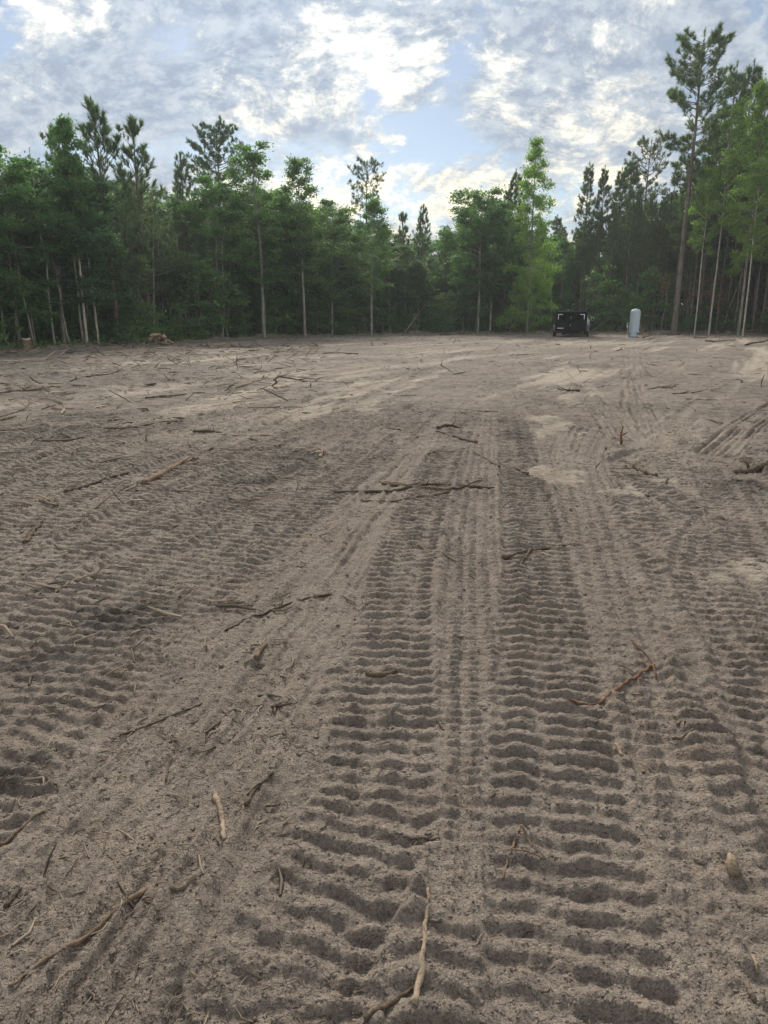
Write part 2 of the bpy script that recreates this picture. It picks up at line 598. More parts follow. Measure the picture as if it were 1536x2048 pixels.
# ------------------------------------------------------------------ ground relief
# track bands: centre line in photograph pixels from near to far, width in metres
LUG, FINE, DRAG = 0, 1, 2
BANDS = [
    # kind, width, pitch, depth, pixels
    (LUG, 0.60, 0.090, 0.028, [(-420, 1180), (0, 1010), (400, 860), (740, 750), (1000, 692), (1100, 676)]),
    (LUG, 0.60, 0.090, 0.026, [(-420, 1310), (0, 1090), (370, 925), (710, 800), (960, 715), (1060, 682)]),
    (LUG, 0.55, 0.088, 0.028, [(-500, 1480), (0, 1180), (350, 1000), (680, 860), (930, 740), (1010, 690)]),
    (LUG, 0.60, 0.090, 0.026, [(-300, 1000), (0, 915), (300, 830), (600, 752), (850, 700)]),
    (LUG, 0.55, 0.088, 0.028, [(-440, 1660), (-60, 1330), (290, 1130), (620, 950), (860, 810), (985, 715)]),
    (LUG, 0.52, 0.088, 0.030, [(-420, 1800), (-100, 1500), (230, 1280), (560, 1060), (800, 900), (960, 760)]),
    (LUG, 0.46, 0.088, 0.026, [(-200, 1700), (60, 1420), (330, 1170), (620, 990), (800, 870)]),
    (LUG, 0.46, 0.088, 0.030, [(-380, 2000), (0, 1560), (240, 1390), (480, 1180), (720, 960), (900, 800)]),
    (FINE, 0.40, 0.060, 0.010, [(250, 1500), (480, 1240), (700, 1030), (860, 880), (960, 780)]),
    (DRAG, 0.66, 0.0, 0.028, [(-380, 2500), (-60, 2020), (200, 1720), (430, 1440), (600, 1230), (760, 1040), (870, 900)]),
    (DRAG, 0.56, 0.0, 0.026, [(100, 2500), (250, 2060), (430, 1720), (560, 1480), (660, 1270), (790, 1050)]),
    (DRAG, 0.5, 0.0, 0.026, [(-140, 2400), (90, 1990), (310, 1670), (500, 1400)]),
    (DRAG, 0.9, 0.0, 0.045, [(560, 840), (700, 775), (860, 720)]),
    (DRAG, 0.9, 0.0, 0.045, [(640, 815), (800, 752), (940, 705)]),
    (LUG, 0.50, 0.088, 0.020, [(1620, 860), (1440, 800), (1310, 745), (1290, 705)]),
    (DRAG, 0.60, 0.0, 0.05, [(1290, 860), (1270, 800), (1262, 740), (1260, 700)]),
    (LUG, 0.45, 0.088, 0.022, [(1330, 870), (1420, 800), (1540, 735), (1650, 700)]),
    (DRAG, 0.55, 0.0, 0.05, [(1250, 870), (1190, 800), (1130, 752), (1090, 720)]),
    (LUG, 0.48, 0.088, 0.022, [(1240, 930), (1330, 900), (1450, 930), (1600, 1010)]),
    (DRAG, 0.5, 0.0, 0.05, [(1440, 900), (1500, 850), (1580, 800)]),
    (DRAG, 0.35, 0.0, 0.022, [(1150, 960), (1130, 905), (1145, 860)]),
    (DRAG, 0.35, 0.0, 0.022, [(1200, 985), (1180, 920), (1200, 860)]),
    (FINE, 0.46, 0.088, 0.018, [(1290, 2300), (1270, 1700), (1240, 1400), (1215, 1200), (1180, 1050), (1150, 930)]),
    (LUG, 0.42, 0.088, 0.026, [(1720, 1800), (1590, 1500), (1500, 1300), (1410, 1150), (1430, 1060), (1520, 985), (1620, 930)]),
    (LUG, 0.44, 0.088, 0.026, [(1800, 1650), (1640, 1400), (1560, 1260), (1500, 1120), (1470, 1020), (1420, 930)]),
    (FINE, 0.36, 0.055, 0.017, [(955, 1700), (948, 1400), (945, 1250), (945, 1050), (962, 900), (978, 800), (990, 740)]),
    (LUG, 0.42, 0.088, 0.031, [(520, 2500), (545, 2080), (600, 1890), (715, 1700), (765, 1520), (785, 1250), (815, 1100), (870, 950), (925, 850), (960, 780)]),
    (LUG, 0.47, 0.088, 0.032, [(1180, 2600), (1155, 2050), (1150, 1800), (1120, 1600), (1100, 1400), (1088, 1250), (1070, 1100), (1045, 950), (1027, 850), (1012, 760), (1004, 700)]),
]
BANDC = []
for kind, wd, pitch, dep, pts in BANDS:
    c = catmull([P(x, y) for x, y in pts], 30)
    s = np.concatenate([[0], np.cumsum(np.linalg.norm(np.diff(c, axis=0), axis=1))])
    BANDC.append((kind, wd, pitch, dep, c, s))

# smooth pale scrapes left by the blade: quadrilaterals in pixels
PALE = [
    [(1055, 832), (1120, 830), (1150, 862), (1075, 874)], [(1088, 935), (1132, 935), (1155, 968), (1105, 975)],
    [(1085, 742), (1112, 745), (1172, 808), (1140, 812)], [(1172, 768), (1182, 766), (1208, 790), (1198, 795)],
    [(585, 818), (725, 758), (742, 762), (612, 820)], [(675, 795), (800, 752), (815, 757), (700, 800)],
    [(765, 785), (880, 740), (905, 738), (800, 785)], [(300, 830), (440, 790), (560, 765), (480, 800), (380, 832)],
    [(598, 838), (655, 826), (640, 838), (600, 845)], [(1420, 1115), (1500, 1105), (1560, 1150), (1440, 1150)],
    [(1240, 1018), (1265, 1015), (1275, 1030), (1245, 1030)], [(1290, 950), (1335, 955), (1320, 965), (1280, 962)],
    [(1195, 975), (1235, 975), (1245, 985), (1205, 985)], [(500, 780), (600, 745), (620, 748), (540, 782)],
    [(80, 745), (300, 718), (330, 722), (130, 750)], [(380, 700), (600, 690), (620, 694), (420, 706)],
    [(690, 830), (740, 805), (770, 800), (740, 825)],
]
PALEW = [np.array([P(x, y) for x, y in q]) for q in PALE]
# dark organic earth: pixel centre, half sizes in pixels
DARK = [(250, 1235, 120, 45), (200, 765, 260, 22), (60, 735, 200, 12), (360, 750, 140, 12), (100, 870, 160, 22), (150, 745, 220, 14), (330, 735, 120, 10), (60, 800, 130, 16), (600, 915, 70, 18), (110, 1330, 90, 40),
        (500, 960, 60, 14), (1480, 970, 80, 18), (30, 1530, 80, 50), (1030, 868, 40, 16), (420, 760, 90, 10), (1180, 735, 60, 8), (180, 835, 120, 14), (20, 760, 150, 14), (520, 718, 60, 6)]


def ellipse_world(px, py, hx, hy):
    x0, y0 = P(px, py)
    x1, _ = P(px + hx, py)
    _, ya = P(px, py - hy)
    _, yb = P(px, py + hy)
    return x0, (ya + yb) / 2, abs(x1 - x0), abs(ya - yb) / 2


DARKW = [ellipse_world(*d) for d in DARK]
EDGE_PX = [(-900, 800), (-400, 735), (-150, 712), (0, 702), (200, 692), (400, 680), (640, 671), (900, 666), (1100, 664), (1300, 665), (1536, 668), (1750, 676), (2200, 705)]
EDGEW = catmull([P(x, y) for x, y in EDGE_PX], 60)
EDGE_AZ = np.arctan2(EDGEW[:, 0], EDGEW[:, 1])
EDGE_R = np.hypot(EDGEW[:, 0], EDGEW[:, 1])
MOUNDS = [(140, 780, 140, 9, 0.13), (330, 765, 90, 8, 0.10), (60, 755, 90, 7, 0.16), (1490, 950, 60, 14, 0.12), (560, 935, 90, 12, 0.06), (430, 735, 100, 6, 0.1),
          (1210, 900, 30, 14, 0.07), (1180, 735, 70, 6, 0.08), (1300, 745, 60, 5, 0.08), (30, 810, 60, 8, 0.12), (620, 725, 90, 5, 0.06)]
MOUNDW = [(*ellipse_world(*m[:4]), m[4]) for m in MOUNDS]


def edge_depth(x, y):
    """metres beyond the forest edge, measured along the line of sight"""
    a = np.arctan2(x, y)
    r = np.hypot(x, y)
    return r - np.interp(a, EDGE_AZ, EDGE_R, left=25, right=25)


def relief(x, y, bands=True):
    """height of the ground and its soil attributes, painted far shade included"""
    x = np.asarray(x, float)
    y = np.asarray(y, float)
    r = np.hypot(x, y)
    near = 1 - sstep(9, 16, r)
    mid = 1 - sstep(25, 60, r)
    h = 0.05 * pn(x * .22, y * .22, 1) + 0.030 * pn(x * .7, y * .7, 2) * mid + 0.022 * pn(x * 2.1, y * 2.1, 3) * mid
    for (mx, my, ax, ay, am) in MOUNDW:
        q = ((x - mx) / ax) ** 2 + ((y - my) / ay) ** 2
        h = h + am * np.exp(-q) * (0.8 + 0.9 * pn(x * 3, y * 3, 9))
    rough = 0.014 * pn(x * 7, y * 7, 4) + 0.012 * np.abs(pn(x * 13, y * 13, 5)) + (0.008 * pn(x * 27, y * 27, 6) + 0.005 * np.abs(pn(x * 55, y * 55, 16))) * near
    rough = rough + (0.045 * pn(x * 4.3, y * 4.3, 13) + 0.02 * np.abs(pn(x * 9, y * 9, 14))) * sstep(5, 12, r) * np.clip(0.5 + 1.6 * pn(x * .5, y * .5, 12), 0, 1.2)
    crumble = 0.5 + 0.9 * pn(x * 1.3, y * 1.3, 11)
    h = h + rough * np.clip(0.8 + crumble * 0.5, 0.3, 1.6)
    # crumbs: rounded lumps of damp sand
    lump = np.maximum(0, pn(x * 31, y * 31, 17) - 0.05) ** 1.0 * 0.022 + np.maximum(0, pn(x * 62, y * 62, 18)) * 0.008
    h = h + lump * near * np.clip(0.45 + 1.4 * pn(x * 1.9, y * 1.9, 19), 0.1, 1.3)
    # older, half-effaced track prints under everything
    gx = x - 0.32 * np.where(x < 0, y, 0.0) * sstep(0.3, -1.0, x) + 0.10 * pn(x * 1.1, y * 1.1, 21)
    lane_id = np.floor(gx / 0.46)
    tt0 = np.abs(gx / 0.46 - lane_id - 0.5) * 2
    ph0 = (y + 0.12 * x) / 0.089 + 0.35 * pn(x * 5, y * 5, 22) + (lane_id * 0.618) % 1.0 + 0.15 * np.cos(tt0 * 6.0)
    f0 = ph0 - np.floor(ph0)
    p0 = sstep(0, 0.2, f0) * (1 - sstep(0.45, 0.85, f0))
    am0 = np.clip(0.6 + 1.3 * pn(x * 0.55 + lane_id * 3.3, y * 0.4, 23) + 0.35 * (x < 0.2), 0, 1) * (1 - sstep(0.8, 1.0, tt0))
    h = h + 0.027 * p0 * am0 * (1 - sstep(10, 14.5, r)) * np.clip(0.7 + pn(x * 9, y * 9, 24), 0.1, 1.3)
    tone = np.zeros_like(x)
    earth_and_shade = np.zeros_like(x)
    for bi, (kind, wd, pitch, dep, c, s) in enumerate(BANDC if bands else []):
        best = np.full(x.shape, 1e9)
        S = np.zeros_like(x)
        T = np.zeros_like(x)
        hw = wd / 2
        mgn = hw * 1.35
        for k in range(len(c) - 1):
            a, b = c[k], c[k + 1]
            sel = np.nonzero((y > min(a[1], b[1]) - mgn) & (y < max(a[1], b[1]) + mgn) & (x > min(a[0], b[0]) - mgn) & (x < max(a[0], b[0]) + mgn))[0]
            if not len(sel):
                continue
            d = b - a
            L = np.hypot(*d)
            if L < 1e-6:
                continue
            d = d / L
            px_, py_ = x[sel] - a[0], y[sel] - a[1]
            u = np.clip(px_ * d[0] + py_ * d[1], 0, L)
            qx, qy = px_ - u * d[0], py_ - u * d[1]
            dist = np.hypot(qx, qy)
            better = dist < best[sel]
            si = sel[better]
            best[si] = dist[better]
            S[si] = s[k] + u[better]
            T[si] = (d[0] * qy - d[1] * qx)[better]
        sel = np.nonzero(best < mgn)[0]
        if not len(sel):
            continue
        xs, ys, ss, tt = x[sel], y[sel], S[sel], T[sel]
        t = tt / hw + 0.10 * pn(xs * 5, ys * 5, 20 + bi)
        at = np.abs(t)
        mask = 1 - sstep(0.86, 1.06, at)
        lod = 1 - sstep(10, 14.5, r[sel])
        worn = np.clip(0.82 + 0.75 * pn(ss * 1.1 + bi * 7.3, t * 1.2, 40 + bi), 0.15, 1.25)
        if kind == LUG:
            wav = 0.09 * np.cos(2 * np.pi * (t * 1.05 + bi * 0.37)) + 0.20 * pn(xs * 4.5, ys * 4.5, 60 + bi) + 0.13 * pn(xs * 17, ys * 17, 61) + 0.08 * pn(xs * 38, ys * 38, 62)
            ph = ss / pitch + wav
            lug = np.floor(ph)
            fr = ph - lug
            prof = sstep(0, 0.19, fr) * (1 - 0.12 * sstep(0.19, 0.5, fr)) * (1 - sstep(0.48, 0.84, fr))
            jit = 0.75 + 0.5 * ((np.sin(lug * 12.9898 + bi * 4.1) * 43758.5453) % 1.0)
            scal = 0.80 + 0.20 * np.cos(2 * np.pi * (t * 1.55 + 0.2)) + 0.5 * pn(lug * 0.61, t * 2.3, 80 + bi) + 0.35 * pn(xs * 21, ys * 21, 63)
            scal = np.clip(scal, 0.15, 1.3)
            crumb = 0.16 * dep / 0.03 * pn(xs * 42, ys * 42, 7) * 0.03 + 0.0045 * pn(xs * 24, ys * 24, 8)
            bh = 0.85 * dep * prof * jit * scal * worn * lod + 1.3 * crumb * lod - 0.014 + 0.55 * rough[sel] + 0.55 * lump[sel] * lod
        elif kind == FINE:
            ph = ss / pitch + 0.25 * pn(xs * 6, ys * 6, 60 + bi)
            blk = 0.5 + 0.5 * np.cos(2 * np.pi * ph)
            col = sstep(-0.3, 0.4, np.cos(2 * np.pi * t * 2.2))
            bh = dep * blk * (0.35 + 0.65 * col) * worn * lod - 0.008 + 0.7 * rough[sel] + 0.7 * lump[sel] * near[sel]
        else:
            g = pn(t * 4.2 + bi * 3.1, ss * 0.28, 60 + bi) + 0.6 * pn(t * 9.5, ss * 0.5, 70 + bi)
            bh = dep * g * 2.0 * worn + 0.5 * rough[sel] + 0.35 * lump[sel] * near[sel] - 0.006
        h0 = h[sel]
        flat = 0.05 * pn(xs * .22, ys * .22, 1) + 0.030 * pn(xs * .7, ys * .7, 2) * mid[sel] + 0.010 * pn(xs * 2.1, ys * 2.1, 3)
        berm = 0.013 * np.exp(-((at - 1.08) / 0.12) ** 2) * (0.6 + 1.2 * pn(xs * 4, ys * 4, 30 + bi)) * (1 - sstep(20, 40, r[sel]))
        if kind == DRAG:
            mask = mask * np.clip(0.8 + 0.7 * pn(xs * 1.6, ys * 1.6, 35 + bi), 0.15, 1)
        h[sel] = h0 * (1 - mask) + (flat + bh) * mask + berm
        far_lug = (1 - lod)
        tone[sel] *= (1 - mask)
        earth_and_shade[sel] = np.maximum(earth_and_shade[sel], 0.75 * mask * far_lug * np.clip(0.6 + 1.2 * pn(xs * .8, ys * 1.3, 15), 0, 1) if kind == LUG else 0)  # far prints tinted darker in place of the relief that fades out
    # scrapes
    for qi, q in enumerate(PALEW):
        lo, hi = q.min(0) - 0.6, q.max(0) + 0.6
        sel = np.nonzero((x > lo[0]) & (x < hi[0]) & (y > lo[1]) & (y < hi[1]))[0]
        if not len(sel):
            continue
        xs, ys = x[sel], y[sel]
        sd = np.full(xs.shape, 1e9)
        area = 0.5 * sum(q[i][0] * q[(i + 1) % len(q)][1] - q[(i + 1) % len(q)][0] * q[i][1] for i in range(len(q)))
        sg = 1 if area > 0 else -1
        for i in range(len(q)):
            a, b = q[i], q[(i + 1) % len(q)]
            e = b - a
            L = np.hypot(*e)
            sd = np.minimum(sd, sg * (e[0] * (ys - a[1]) - e[1] * (xs - a[0])) / L)
        w = sstep(-0.06, 0.07, sd + 0.34 * pn((xs - .4 * ys) * 2.6, ys * 1.2, 90 + qi) + 0.22 * pn(xs * 8, ys * 8, 91))
        fl = 0.05 * pn(xs * .22, ys * .22, 1) + 0.030 * pn(xs * .7, ys * .7, 2) * mid[sel] + 0.004
        h[sel] = h[sel] * (1 - 0.7 * w) + fl * 0.7 * w
        tone[sel] = np.maximum(tone[sel], w * np.clip(0.50 + 0.8 * pn((xs - .4 * ys) * 3.2, ys * 1.1, 92) + 0.5 * pn(xs * 9, ys * 9, 82), 0.05, 0.9))
        earth_and_shade[sel] *= (1 - w)
    patch = np.zeros_like(x)
    for (mx, my, ax, ay) in DARKW:
        q = ((x - mx) / ax) ** 2 + ((y - my) / ay) ** 2
        w = np.exp(-q) + 0.5 * pn(x * 2.2, y * 2.2, 95) * np.exp(-q * 0.5)
        aw = np.clip(1.3 * sstep(0.2, 0.95, w + 0.35 * pn(x * 6, y * 6, 93)), 0, 1)
        patch = np.maximum(patch, aw)
        earth_and_shade = np.maximum(earth_and_shade, 0.9 * aw * (1 - 0.6 * tone))
    h = h + patch * (0.022 * np.abs(pn(x * 11, y * 11, 88)) + 0.012 * pn(x * 23, y * 23, 89)) * (1 - sstep(20, 40, r))
    # long faint lanes of paler and greyer sand far out, along the direction of work
    lane = pn((x - 0.55 * y) * 0.55, y * 0.07 + x * 0.04, 97) + 0.6 * pn((x - 0.55 * y) * 1.7, y * 0.13, 98) + 0.4 * pn((x - 0.5 * y) * 4.5, y * 0.3, 87)
    fm = sstep(6, 14, r)
    tone = np.maximum(tone, np.clip(sstep(0.08, 0.5, lane), 0, 1) * 0.75 * fm * (1 - 0.85 * patch))
    earth_and_shade = np.maximum(earth_and_shade, fm * np.clip(0.46 + 0.9 * pn(x * .45, y * .45, 84) + 0.5 * pn(x * 1.8, y * 1.8, 83), 0, 0.85) * (1 - 0.9 * tone))  # greyer far soil, its colour also standing in for unresolved self-shadowing
    earth_and_shade = np.maximum(earth_and_shade, np.clip(sstep(0.08, 0.5, -lane), 0, 1) * 0.6 * fm)
    # boot print
    bx, by = P(335, 2015)
    ca, sa = math.cos(-0.5), math.sin(-0.5)
    bu = (x - bx) * ca - (y - by) * sa
    bv = (x - bx) * sa + (y - by) * ca
    half = 0.048 * (1 - 0.25 * np.exp(-((bv + 0.02) / 0.05) ** 2))
    inb = (1 - sstep(0.75, 1.05, np.abs(bu) / half)) * (1 - sstep(0.85, 1.02, np.abs(bv) / 0.145))
    h = h - inb * (0.010 + 0.005 * (np.sin(bv * 190) > 0.2))
    ed = edge_depth(x, y)
    litter = sstep(-1.5, 4.0, ed + 2.2 * pn(x * .35, y * .35, 99) + 1.0 * pn(x * 1.4, y * 1.4, 96))
    h = h + 0.30 * np.exp(-((ed + 0.3) / 1.1) ** 2) * np.clip(0.25 + 1.3 * pn(x * .5, y * .5, 86) + 0.5 * pn(x * 2, y * 2, 85), 0, 1.2)
    h = h + 0.10 * sstep(-2, 3, ed) * (0.4 + pn(x * .9, y * .9, 94))
    behind = sstep(-3.0, 0.2, y)
    return h * (0.3 + 0.7 * behind), np.clip(tone, 0, 1), np.clip(earth_and_shade, 0, 1), litter


def HZ(x, y):
    return float(relief(np.array([x]), np.array([y]), math.hypot(x, y) < 28)[0][0])


rows = np.concatenate([-np.geomspace(900, 3, 14), [-1.6, -0.8, -0.2, 0.2, 0.45], np.arange(0.7, 3, 0.0095), np.arange(3, 8.5, 0.0125), np.arange(8.5, 13.5, 0.021),
                       np.geomspace(13.5, 32, 130), np.geomspace(32.6, 130, 80), np.geomspace(134, 3000, 22)])
uc = np.linspace(-0.70, 0.70, 600)
side = np.concatenate([np.linspace(0.755, 1.2, 14), np.geomspace(1.3, 40, 16)])
us = np.concatenate([-side[::-1], uc, side])
wid = np.hypot(rows, 1.2)
GXX = wid[:, None] * us[None, :]
GYY = rows[:, None] * np.ones_like(us)[None, :]
gh, gt, ga, gl = relief(GXX.ravel(), GYY.ravel())
nr, nc = GXX.shape
ii = np.arange(nr - 1)[:, None] * nc + np.arange(nc - 1)[None, :]
GQ = np.stack([ii, ii + 1, ii + nc + 1, ii + nc], -1).reshape(-1, 4)
gme = new_mesh("ground", np.c_[GXX.ravel(), GYY.ravel(), gh], GQ, {'tone': gt, 'earth_and_shade': ga, 'litter': gl}, smooth=True)
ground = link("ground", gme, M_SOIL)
ground["kind"] = "structure"
ground["label"] = "churned tan sand of a freshly cleared lot, printed with machine tracks"

# ------------------------------------------------------------------ trees
def unit(v):
    return v / (np.linalg.norm(v) + 1e-9)


def leaf_quads(pts, axis, size, rs, wr=0.62):
    """diamond leaves at pts with long axis near axis"""
    n = len(pts)
    a = axis + rs.normal(0, 0.55, (n, 3))
    a /= np.linalg.norm(a, axis=1, keepdims=True) + 1e-9
    b = np.cross(a, rs.normal(0, 1, (n, 3)) * [0.6, 0.6, 1.0] + [0, 0, 0.6])
    b /= np.linalg.norm(b, axis=1, keepdims=True) + 1e-9
    l = size * (0.65 + 0.7 * rs.rand(n, 1))
    w = l * wr
    V = np.stack([pts - a * l * .5, pts + b * w * .5, pts + a * l * .5, pts - b * w * .5], 1).reshape(-1, 3)
    Q = np.arange(4 * n).reshape(n, 4)
    return V, Q


def needle_tris(pts, axis, length, rs, per=26, width=0.032, spread=0.75):
    """bottle-brush tufts of needles: pts are twig tips, axis their direction"""
    n = len(pts)
    base = np.repeat(pts, per, 0) - np.repeat(axis, per, 0) * (rs.rand(n * per, 1) * length * 0.75)
    d = np.repeat(axis, per, 0) + rs.normal(0, spread, (n * per, 3))
    d /= np.linalg.norm(d, axis=1, keepdims=True) + 1e-9
    s = np.cross(d, rs.normal(0, 1, (n * per, 3)))
    s /= np.linalg.norm(s, axis=1, keepdims=True) + 1e-9
    l = length * (0.7 + 0.6 * rs.rand(n * per, 1))
    V = np.stack([base - s * width * .5, base + s * width * .5, base + d * l], 1).reshape(-1, 3)
    return V, np.arange(3 * n * per).reshape(-1, 3), n * per


def trunk_line(rs, H, wander, n=14):
    z = np.linspace(0, H, n)
    ox = np.cumsum(rs.normal(0, wander, n)) * np.linspace(0, 1, n)
    oy = np.cumsum(rs.normal(0, wander, n)) * np.linspace(0, 1, n)
    return np.c_[ox, oy, z]


def at_height(tl, z):
    return np.array([np.interp(z, tl[:, 2], tl[:, 0]), np.interp(z, tl[:, 2], tl[:, 1]), z])


def make_broad(seed, H=12.0, cb=0.2, R=2.6, shape='dome', n_prim=30, leaf=0.20, per=26, r0=0.11, up=0.5, sig=0.24, wander=0.05, sparse=1.0):
    rs = np.random.RandomState(seed)
    mb = MB()
    tl = trunk_line(rs, H, wander)
    mb.tube(tl, r0 * (1 - tl[:, 2] / H) ** 0.8 + 0.008, 8, False)
    cl, ax = [], []
    for i in range(n_prim):
        f = (i + rs.rand() * 0.8) / n_prim
        z = H * (cb + (0.985 - cb) * f)
        if shape == 'cone':
            L = R * (min(1.0, (1 - f) * 1.9) ** 0.85 + 0.05)
        elif shape == 'column':
            L = R * (min(1, f * 5 + .3) * (1 - f ** 3.5) + 0.08)
        elif shape == 'airy':
            L = R * (0.35 + 0.65 * math.sin(math.pi * min(1, 0.12 + f * 0.85)))
        else:
            L = R * (0.25 + 0.85 * math.sin(math.pi * (0.08 + 0.84 * f)) ** 0.8)
        L *= 0.65 + 0.6 * rs.rand()
        a = i * 2.39996 + rs.normal(0, 0.4)
        elv = up * (0.5 + 0.9 * f) + rs.normal(0, 0.14)
        d = np.array([math.cos(a) * math.cos(elv), math.sin(a) * math.cos(elv), math.sin(elv)])
        p0 = at_height(tl, z)
        ts = np.linspace(0, 1, 5)[:, None]
        line = p0 + d * L * ts + np.array([0, 0, -0.16 * L]) * ts ** 2 + rs.normal(0, 0.03 * L, (5, 3)) * ts
        mb.tube(line, np.linspace(0.012 + 0.008 * L, 0.006, 5), 4, False)
        ns = 3 + int(L * 1.7)
        for k in range(ns):
            t = 0.25 + 0.75 * (k + rs.rand()) / ns
            q = np.array([np.interp(t, ts[:, 0], line[:, c]) for c in range(3)])
            dd = unit(d * 0.7 + rs.normal(0, 0.6, 3) * [1, 1, 0.6])
            l2 = (0.25 + 0.42 * L * (1.1 - t)) * (0.6 + 0.7 * rs.rand())
            e = q + dd * l2 + np.array([0, 0, -0.08 * l2])
            mb.tube([q, (q + e) / 2 + rs.normal(0, 0.03, 3), e], [0.010, 0.007, 0.004], 3, False)
            for w in (0.45, 0.75, 1.0):
                if rs.rand() < 0.9 * sparse:
                    cl.append(q + (e - q) * w)
                    ax.append(dd * 0.7 + [0, 0, -0.35])
        cl.append(line[-1])
        ax.append(d)
    cl.append(tl[-1])
    ax.append(np.array([0, 0, 1.0]))
    cl, ax = np.array(cl), np.array(ax)
    rep = rs.poisson(per, len(cl)) + 3
    pts = np.repeat(cl, rep, 0)
    crnd = np.repeat(rs.rand(len(cl)), rep)
    pts = pts + rs.normal(0, 1, pts.shape) * [sig, sig, sig * 0.55] * (0.6 + 0.8 * np.repeat(rs.rand(len(cl)), rep))[:, None]
    V, Q = leaf_quads(pts, np.repeat(ax, rep, 0), leaf, rs)
    rnd = np.repeat(np.clip(0.55 * crnd + 0.45 * rs.rand(len(pts)), 0, 1), 4)
    return mb.mesh("trunk", True), new_mesh("crown", V, Q, {'rnd': rnd}), H


def make_pine(seed, H=18.0, cb=0.55, R=2.4, n_whorl=13, per_whorl=5, shape='spire', tuft=26, r0=0.14, needle=0.26, up=0.35, tufts=5, stubs=14, wander=0.03, width=0.034, spread=0.75):
    rs = np.random.RandomState(seed)
    mb = MB()
    tl = trunk_line(rs, H, wander)
    mb.tube(tl, r0 * (1 - tl[:, 2] / H) ** 0.75 + 0.012, 8, False)
    tp, ta = [], []
    for i in range(n_whorl):
        f = (i + 0.5 * rs.rand()) / n_whorl
        z0 = H * (cb + (0.97 - cb) * f)
        for j in range(per_whorl):
            if rs.rand() < 0.12:
                continue
            z = z0 + rs.normal(0, 0.12)
            if shape == 'spire':
                L = R * (0.20 + 0.80 * (1 - f) ** 0.8) * (0.55 if f < 0.08 else 1)
            elif shape == 'grand':
                L = R * (0.25 + 0.80 * math.sin(math.pi * (0.22 + 0.56 * f))) * (0.8 if f < 0.35 else 1.0)
            elif shape == 'round':
                L = R * (0.30 + 0.75 * math.sin(math.pi * (0.10 + 0.80 * f)) ** 0.9)
            else:
                L = R * (0.22 + 0.8 * (1 - f)) * rs.choice([0.55, 0.8, 1.0, 1.2])
            L *= 0.7 + 0.5 * rs.rand()
            a = j * 2 * math.pi / per_whorl + i * 1.1 + rs.normal(0, 0.35)
            elv = up * (0.35 + 1.0 * f) + rs.normal(0, 0.12)
            d = np.array([math.cos(a) * math.cos(elv), math.sin(a) * math.cos(elv), math.sin(elv)])
            p0 = at_height(tl, min(z, H * 0.985))
            ts = np.linspace(0, 1, 5)[:, None]
            line = p0 + d * L * ts + np.array([0, 0, 0.20 * L]) * ts ** 2.5 + rs.normal(0, 0.04 * L, (5, 3)) * ts
            mb.tube(line, np.linspace(0.012 + 0.010 * L, 0.008, 5), 4, False)
            for k in range(max(2, int(tufts * (0.6 + 0.35 * L)))):
                t = 0.38 + 0.62 * rs.rand() ** 0.7
                q = np.array([np.interp(t, ts[:, 0], line[:, c]) for c in range(3)])
                dd = unit(d * 0.55 + rs.normal(0, 0.55, 3) + [0, 0, 0.55])
                l2 = 0.18 + 0.30 * L * rs.rand() * (1.15 - t)
                e = q + dd * l2
                mb.tube([q, e], [0.008, 0.006], 3, False)
                tp.append(e)
                ta.append(unit(dd + [0, 0, 0.35]))
            tp.append(line[-1])
            ta.append(unit(d * 0.5 + [0, 0, 0.9]))
    # leader candles
    for k in range(9):
        z = H * (1.0 - 0.012 * k)
        tp.append(at_height(tl, min(z, H)) + [0, 0, 0.16 * (k < 2)])
        ta.append(np.array([0, 0, 1.0]))
    for k in range(stubs):
        z = H * (0.12 + (cb - 0.10) * rs.rand())
        a = rs.rand() * 6.28
        L = 0.35 + 0.9 * rs.rand() ** 2
        p0 = at_height(tl, z)
        d = np.array([math.cos(a), math.sin(a), rs.normal(0.0, 0.3)])
        mb.tube([p0, p0 + d * L * .5, p0 + d * L + [0, 0, -0.1 * L]], [0.014, 0.010, 0.005], 3, False)
    tp, ta = np.array(tp), np.array(ta)
    V, T, n = needle_tris(tp, ta, needle, rs, tuft, width, spread)
    rnd = np.repeat(np.clip(0.6 * np.repeat(rs.rand(len(tp)), tuft) + 0.4 * rs.rand(n), 0, 1), 3)
    return mb.mesh("trunk", True), new_mesh("crown", V, T, {'rnd': rnd}), H


